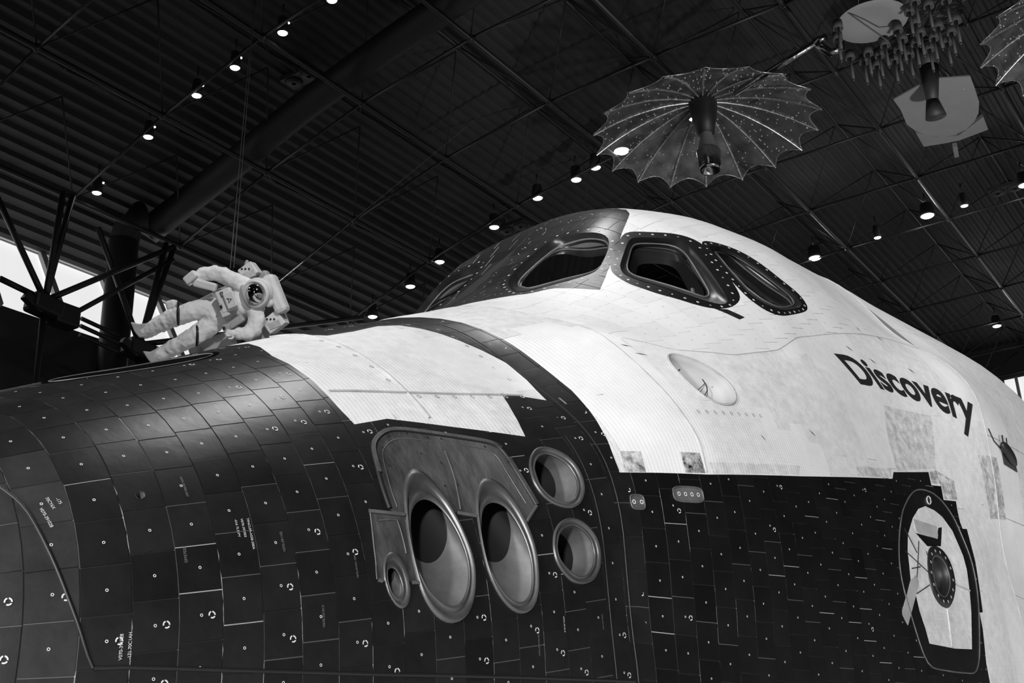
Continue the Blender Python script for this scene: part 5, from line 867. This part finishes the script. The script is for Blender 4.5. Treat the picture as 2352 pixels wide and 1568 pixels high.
k = MB(); k.cyl(c+Vector((-.6, .3, 0)), c+Vector((.2, -.2, -.45)), .015, n=6); k.cyl(c+Vector((.5, -.45, 0)), c+Vector((.2, -.2, -.45)), .015, n=6); k.build('dish_strut', M['steel'], q)
def flat(name, L, th, m, parent):
    L = [Vector(p) for p in L]; n = len(L); V = L+[p+Vector((0, 0, th)) for p in L]
    return build(name, V, [tuple(range(n)), tuple(range(2*n-1, n-1, -1))]+[(i, n+i, n+(i+1) % n, (i+1) % n) for i in range(n)], m, parent)
flat('antenna_panel', HD['panel'], .03, M['disc'], r); flat('panel_roll', HD['slab'], .08, M['disc'], r); flat('small_box', HD['sbox'], .1, M['disc'], r)
h = [Vector(p) for p in HD['horn']]
k = MB(); k.cyl(h[0]+Vector((0, 0, .5)), h[0], .25, .2, 16); k.cyl(h[0], h[1], .2, .12, 16); k.cyl(h[1], h[2], .13, .21, 16); k.build('feed_horn', M['duct'], r, True)
k = MB(); k.cyl(h[0]+Vector((.5, -.1, .3)), h[0]+Vector((.8, -.45, -.3)), .03, n=8); k.build('brace', M['foilr'], r, True)
a, b2 = Vector(HD['arm'][0]), Vector(HD['arm'][1]); k = MB(); k.cyl(a+(a-b2)*.35, b2, .07, n=12); k.cyl(b2, b2+(b2-a).normalized()*.25, .1, .06, 12); k.build('boom_arm', M['foil'], r, True)
k = MB(); k.tube([b2+Vector((.1, 0, 0)), b2+Vector((.05, -.25, -.35)), b2+Vector((.1, -.45, -.3)), b2+Vector((.1, -.5, .3))], .09, 10); k.build('foil_elbow', M['foil'], r, True)

# ================================================================ floating astronaut (seen side-on, head to the right)
AO = Vector(HD['astro']); PX = 15/2726.
def A(px, py, c=0.): return AO+R_*((px-500)*PX*(1-c/15))+U_*((720-py)*PX*(1-c/15))-F_*c
AR = Matrix((R_, U_, -F_)).transposed()
def capsule(k, p, q, r0, r1, n=14): 
    k.cyl(p, q, r0, r1, n); k.sphere(p, r0, n); k.sphere(q, r1, n)
def fuse(name, k, m, parent, vox, sm=6, org=None):
    o = k.build(name, m, parent, True, org); md = o.modifiers.new('Remesh', 'REMESH'); md.mode = 'VOXEL'; md.voxel_size = vox; md.use_smooth_shade = True
    s = o.modifiers.new('Smooth', 'SMOOTH'); s.iterations = sm; s.factor = .5
    return o
def blob(k, p, rx, ry, rz, rot=0): k.sphere(p, 1, 16, (rx, ry, rz), AR @ Matrix.Rotation(rot, 3, 'Z'))
ast = empty('person', A(500, 720)); tag(ast, 'person in a white spacesuit hanging sideways in mid-air, mirrored visor to the right', 'person')
k = MB()
tilt = math.radians(23)
blob(k, A(548, 697), .19, .21, .15, tilt); blob(k, A(515, 712, .0), .17, .18, .145, tilt); blob(k, A(494, 725, 0), .15, .19, .14, tilt); blob(k, A(570, 690), .13, .24, .14, tilt)
# right leg (upper) and left leg (lower)
for pts_ in ([(488, 706, 0, .125), (455, 712, .06, .118), (425, 722, .1, .115), (395, 734, .06, .108), (365, 748, .02, .10), (342, 760, 0, .085)], [(492, 742, 0, .125), (470, 758, .05, .118), (450, 772, .08, .112), (420, 788, .04, .105), (390, 803, 0, .098), (368, 815, 0, .085)]):
    for a_, b_ in zip(pts_, pts_[1:]): capsule(k, A(*a_[:3]), A(*b_[:3]), a_[3], b_[3])
    for i, q_ in enumerate(pts_[:-1]):
        for s_ in (.25, .6):
            nx = pts_[i+1]; p_ = [q_[j]+(nx[j]-q_[j])*s_ for j in range(4)]; k.sphere(A(*p_[:3]), p_[3]*1.06, 12)
# right arm raised (upper), left arm bent down to the controls
for pts_ in ([(568, 662, .02, .115), (545, 650, .06, .105), (520, 636, .1, .10), (498, 630, .1, .095), (478, 632, .12, .085), (462, 640, .14, .07)], [(586, 712, .04, .115), (592, 735, .08, .105), (588, 755, .12, .098), (574, 765, .16, .088), (556, 765, .2, .07)]):
    for a_, b_ in zip(pts_, pts_[1:]): capsule(k, A(*a_[:3]), A(*b_[:3]), a_[3], b_[3])
    for i, q_ in enumerate(pts_[:-1]): k.sphere(A(*q_[:3]), q_[3]*1.07, 12)
suit = fuse('spacesuit_body', k, M['suit'], ast, .016, 3)
tx = bpy.data.textures.new('folds', 'CLOUDS'); tx.noise_scale = .07; dm = suit.modifiers.new('folds', 'DISPLACE'); dm.texture = tx; dm.strength = .035; dm.mid_level = .5; dm.texture_coords = 'LOCAL'
for pts_ in ([(349, 741), (362, 757), (344, 771), (329, 774), (318, 760), (309, 738), (325, 743)], [(373, 795), (386, 812), (372, 825), (357, 832), (348, 822), (336, 803), (353, 805)]):
    k = MB(); n_ = len(pts_); V_ = [A(q[0], q[1], .07) for q in pts_]+[A(q[0], q[1], -.07) for q in pts_]
    k.add(V_, [tuple(range(n_-1, -1, -1)), tuple(range(n_, 2*n_))]+[(i, (i+1) % n_, n_+(i+1) % n_, n_+i) for i in range(n_)])
    fuse('boot', k, M['suitg'], ast, .011, 5)
k = MB(); k.tube([A(418+6*cos(t)+3*sin(t)*0, 720+24*sin(t), .1+.13*cos(t)) for t in [2*PI*i/24 for i in range(24)]], .017, 8, True)
k.build('thigh_strap', M['rubber'], ast, True)
k = MB(); k.tube([A(457+8*cos(t)-7*sin(t)*0, 768+22*sin(t), .06+.13*cos(t)) for t in [2*PI*i/24 for i in range(24)]], .017, 8, True); k.build('thigh_strap', M['rubber'], ast, True)
def glove(w, d, side):
    w = Vector(w); d = Vector(d).normalized(); n = AR @ Vector((0, 0, 1)); s = d.cross(n).normalized()*side
    k = MB(); palm = w+d*.055; k.sphere(palm, 1, 14, (.055, .045, .03), Matrix((d, s, d.cross(s))).transposed())
    capsule(k, w-d*.03, w+d*.03, .045, .04, 12)
    for i, (o_, l1, l2) in enumerate(((-.034, .036, .028), (-.012, .042, .032), (.012, .039, .03), (.033, .03, .024))):
        p0 = palm+d*.035+s*o_; p1 = p0+d*l1+n*.012; p2 = p1+d*l2*.7-n*.026+s*o_*.1
        capsule(k, p0, p1, .0125, .0115, 8); capsule(k, p1, p2, .0115, .010, 8)
    t0 = palm-s*.035-d*.012; t1 = t0-s*.03+d*.02+n*.01; t2 = t1+d*.034+n*.012; capsule(k, t0, t1, .015, .013, 8); capsule(k, t1, t2, .013, .011, 8)
    fuse('glove', k, M['suit'], ast, .0055, 1)
glove(A(556, 765, .22), A(535, 764, .26)-A(556, 765, .22), 1); glove(A(462, 640, .16), A(446, 652, .22)-A(462, 640, .16), -1)
k = MB(); k.sphere(A(594, 674, .08), .188, 28, (1, 1, 1)); hel = k.build('helmet', M['hard'], ast, True)
k = MB(); vax = (AR @ Vector((-.18, -.12, 1))).normalized()
k.sphere(A(594, 676, .135), .16, 28, (.88, .97, 1), AR); k.build('visor', M['visor'], hel, True)
k = MB(); k.lathe([(.138, .05), (.15, .075), (.172, .04), (.178, 0), (.15, -.02)], A(594, 676, .15), vax, 32); k.build('visor_rim', M['hard'], hel, True)
k = MB(); k.lathe([(.17, 0), (.19, .02), (.19, .05), (.16, .07)], A(570, 684, .03), (AR @ Vector((cos(tilt), sin(tilt), .2))), 28); k.build('neck_ring', M['hardg'], hel, True)
rotA = AR @ Matrix.Rotation(tilt-.02, 3, 'Z')
k = MB(); k.box(A(531, 691, .2), (.19, .27, .12), rotA, bev=.015); k.build('chest_unit', M['hard'], ast)
k = MB(); k.box(A(542, 690, .27), (.12, .2, .06), rotA, bev=.01); k.box(A(528, 718, .2), (.1, .1, .1), rotA, bev=.01); cb = k.build('display_box', M['hard'], ast)
k = MB(); k.box(A(523, 678, .268), (.035, .065, .006), rotA); k.box(A(521, 706, .268), (.03, .04, .005), rotA); lb = k.build('nameplate', M['ink'], ast)
bmt = glyphs('NASA'); bmesh.ops.triangulate(bmt, faces=bmt.faces[:]); bmt.verts.index_update()
cN = A(523, 678, .2725); rt = AR @ Matrix.Rotation(tilt-PI/2, 3, 'Z')
build('nameplate_lettering', [cN+rt @ Vector(((v.co.x-1.2)*.024, (v.co.y-.35)*.03, 0)) for v in bmt.verts], [tuple(v.index for v in f.verts) for f in bmt.faces], M['mark'], lb); bmt.free()
k = MB(); cT = A(541, 691, .304); 
for a_, b_ in (((-.02, .03), (.03, 0)), ((.03, 0), (-.02, -.03)), ((-.02, .03), (-.005, 0)), ((-.005, 0), (-.02, -.03))): k.cyl(cT+rotA @ Vector((a_[0], a_[1], 0)), cT+rotA @ Vector((b_[0], b_[1], 0)), .003, n=6)
k.build('emblem', M['ink'], ast)
k = MB(); k.sphere(A(520, 703, .265), .025, 12, (1, 1, .2), AR); k.build('round_patch', M['label'], ast, True)
# backpack and manoeuvring unit
pk = empty('jet_backpack', A(560, 700, -.3)); tag(pk, 'white boxy jet backpack with armrests strapped behind the spacesuited person', 'backpack')
k = MB(); k.box(A(626, 676, -.12), (.16, .5, .3), rotA, bev=.05); k.box(A(618, 694, .05), (.1, .12, .14), rotA, bev=.03); k.build('life_support_pack', M['hard'], pk)
k = MB(); k.box(A(560, 705, -.32), (.75, .72, .2), rotA, bev=.03); k.build('back_frame', M['hardg'], pk)
for nm, q_, d_ in (('tower_box', (566, 626, -.18), (.2, .17, .3)), ('tower_box', (622, 738, -.18), (.24, .2, .3))):
    k = MB(); k.box(A(*q_), d_, rotA @ Matrix.Rotation(.25, 3, 'Z'), bev=.015); t_ = k.build(nm, M['hard'], pk)
    k = MB()
    for s_ in (-.05, .0, .05): k.sphere(A(q_[0]-4+s_*160, q_[1]-6, q_[2]+.155), .013, 10)
    k.build('thruster_port', M['ink'], t_, True)
    k = MB(); k.box(A(q_[0]+5, q_[1]+6, q_[2]+.155), (.14, .08, .012), rotA); k.build('tower_label', M['label'], t_)
k = MB(); k.cyl(A(560, 612, -.1), A(562, 604, -.1), .03, .022, 10); k.sphere(A(562, 604, -.1), .024, 10); k.build('beacon', M['hardg'], pk, True)
# armrests
k = MB(); r1 = AR @ Matrix.Rotation(math.radians(-28), 3, 'Z')
k.box(A(452, 640, .22), (.17, .1, .12), AR @ Matrix.Rotation(math.radians(40), 3, 'Z'), bev=.02); k.box(A(482, 657, .18), (.28, .1, .1), AR @ Matrix.Rotation(math.radians(-15), 3, 'Z'), bev=.02); k.build('armrest', M['hard'], pk)
k = MB(); k.box(A(546, 742, .16), (.26, .09, .1), AR @ Matrix.Rotation(math.radians(35), 3, 'Z'), bev=.015); k.box(A(532, 752, .22), (.09, .08, .1), AR, bev=.015); k.build('armrest', M['hardg'], pk)
k = MB(); k.sphere(A(529, 753, .3), .02, 10); k.cyl(A(529, 757, .24), A(529, 753, .3), .01, n=8); k.build('hand_controller', M['rubber'], pk, True)
k = MB(); k.box(A(455, 697, -.2), (.42, .1, .2), AR @ Matrix.Rotation(math.radians(27), 3, 'Z'), bev=.02); k.box(A(393, 700, -.15), (.13, .12, .16), AR @ Matrix.Rotation(math.radians(15), 3, 'Z'), bev=.03); k.build('lower_arm', M['hard'], pk)
k = MB(); k.box(A(500, 783, -.18), (.6, .2, .2), AR @ Matrix.Rotation(math.radians(24), 3, 'Z'), bev=.02); k.box(A(452, 800, -.16), (.22, .15, .16), AR @ Matrix.Rotation(math.radians(18), 3, 'Z'), bev=.03); k.box(A(580, 765, -.24), (.34, .3, .2), AR @ Matrix.Rotation(math.radians(24), 3, 'Z'), bev=.03); k.build('lower_arm', M['hardg'], pk)
k = MB(); k.lathe([(0, 0), (.045, 0), (.05, -.005)], A(550, 783, -.07), AR @ Vector((0, 0, 1)), 24); k.build('round_emblem', M['ink'], pk)
C_ = [Vector(p) for p in HD['cab']]
for i in (0, 1):
    k = MB(); k.cyl(C_[2*i]+Vector((0, 0, -.05)), C_[2*i+1]+Vector((0, 0, .6)), .006, n=6); o = k.build('suspension_cable', M['rim'])
    tag(o, ['left', 'right'][i]+' of the two thin cables holding up the spacesuited person', 'cable', 'cables of the hanging person')
k = MB(); a_, b_ = Vector(HD['wire'][0]), Vector(HD['wire'][1]); k.cyl(a_, b_, .006, n=6); k.cyl(b_, b_+(b_-a_)*9, .002, n=4); o = k.build('stay_wire', M['foilr']); tag(o, 'bright stay wire running up right from the life support pack', 'cable')
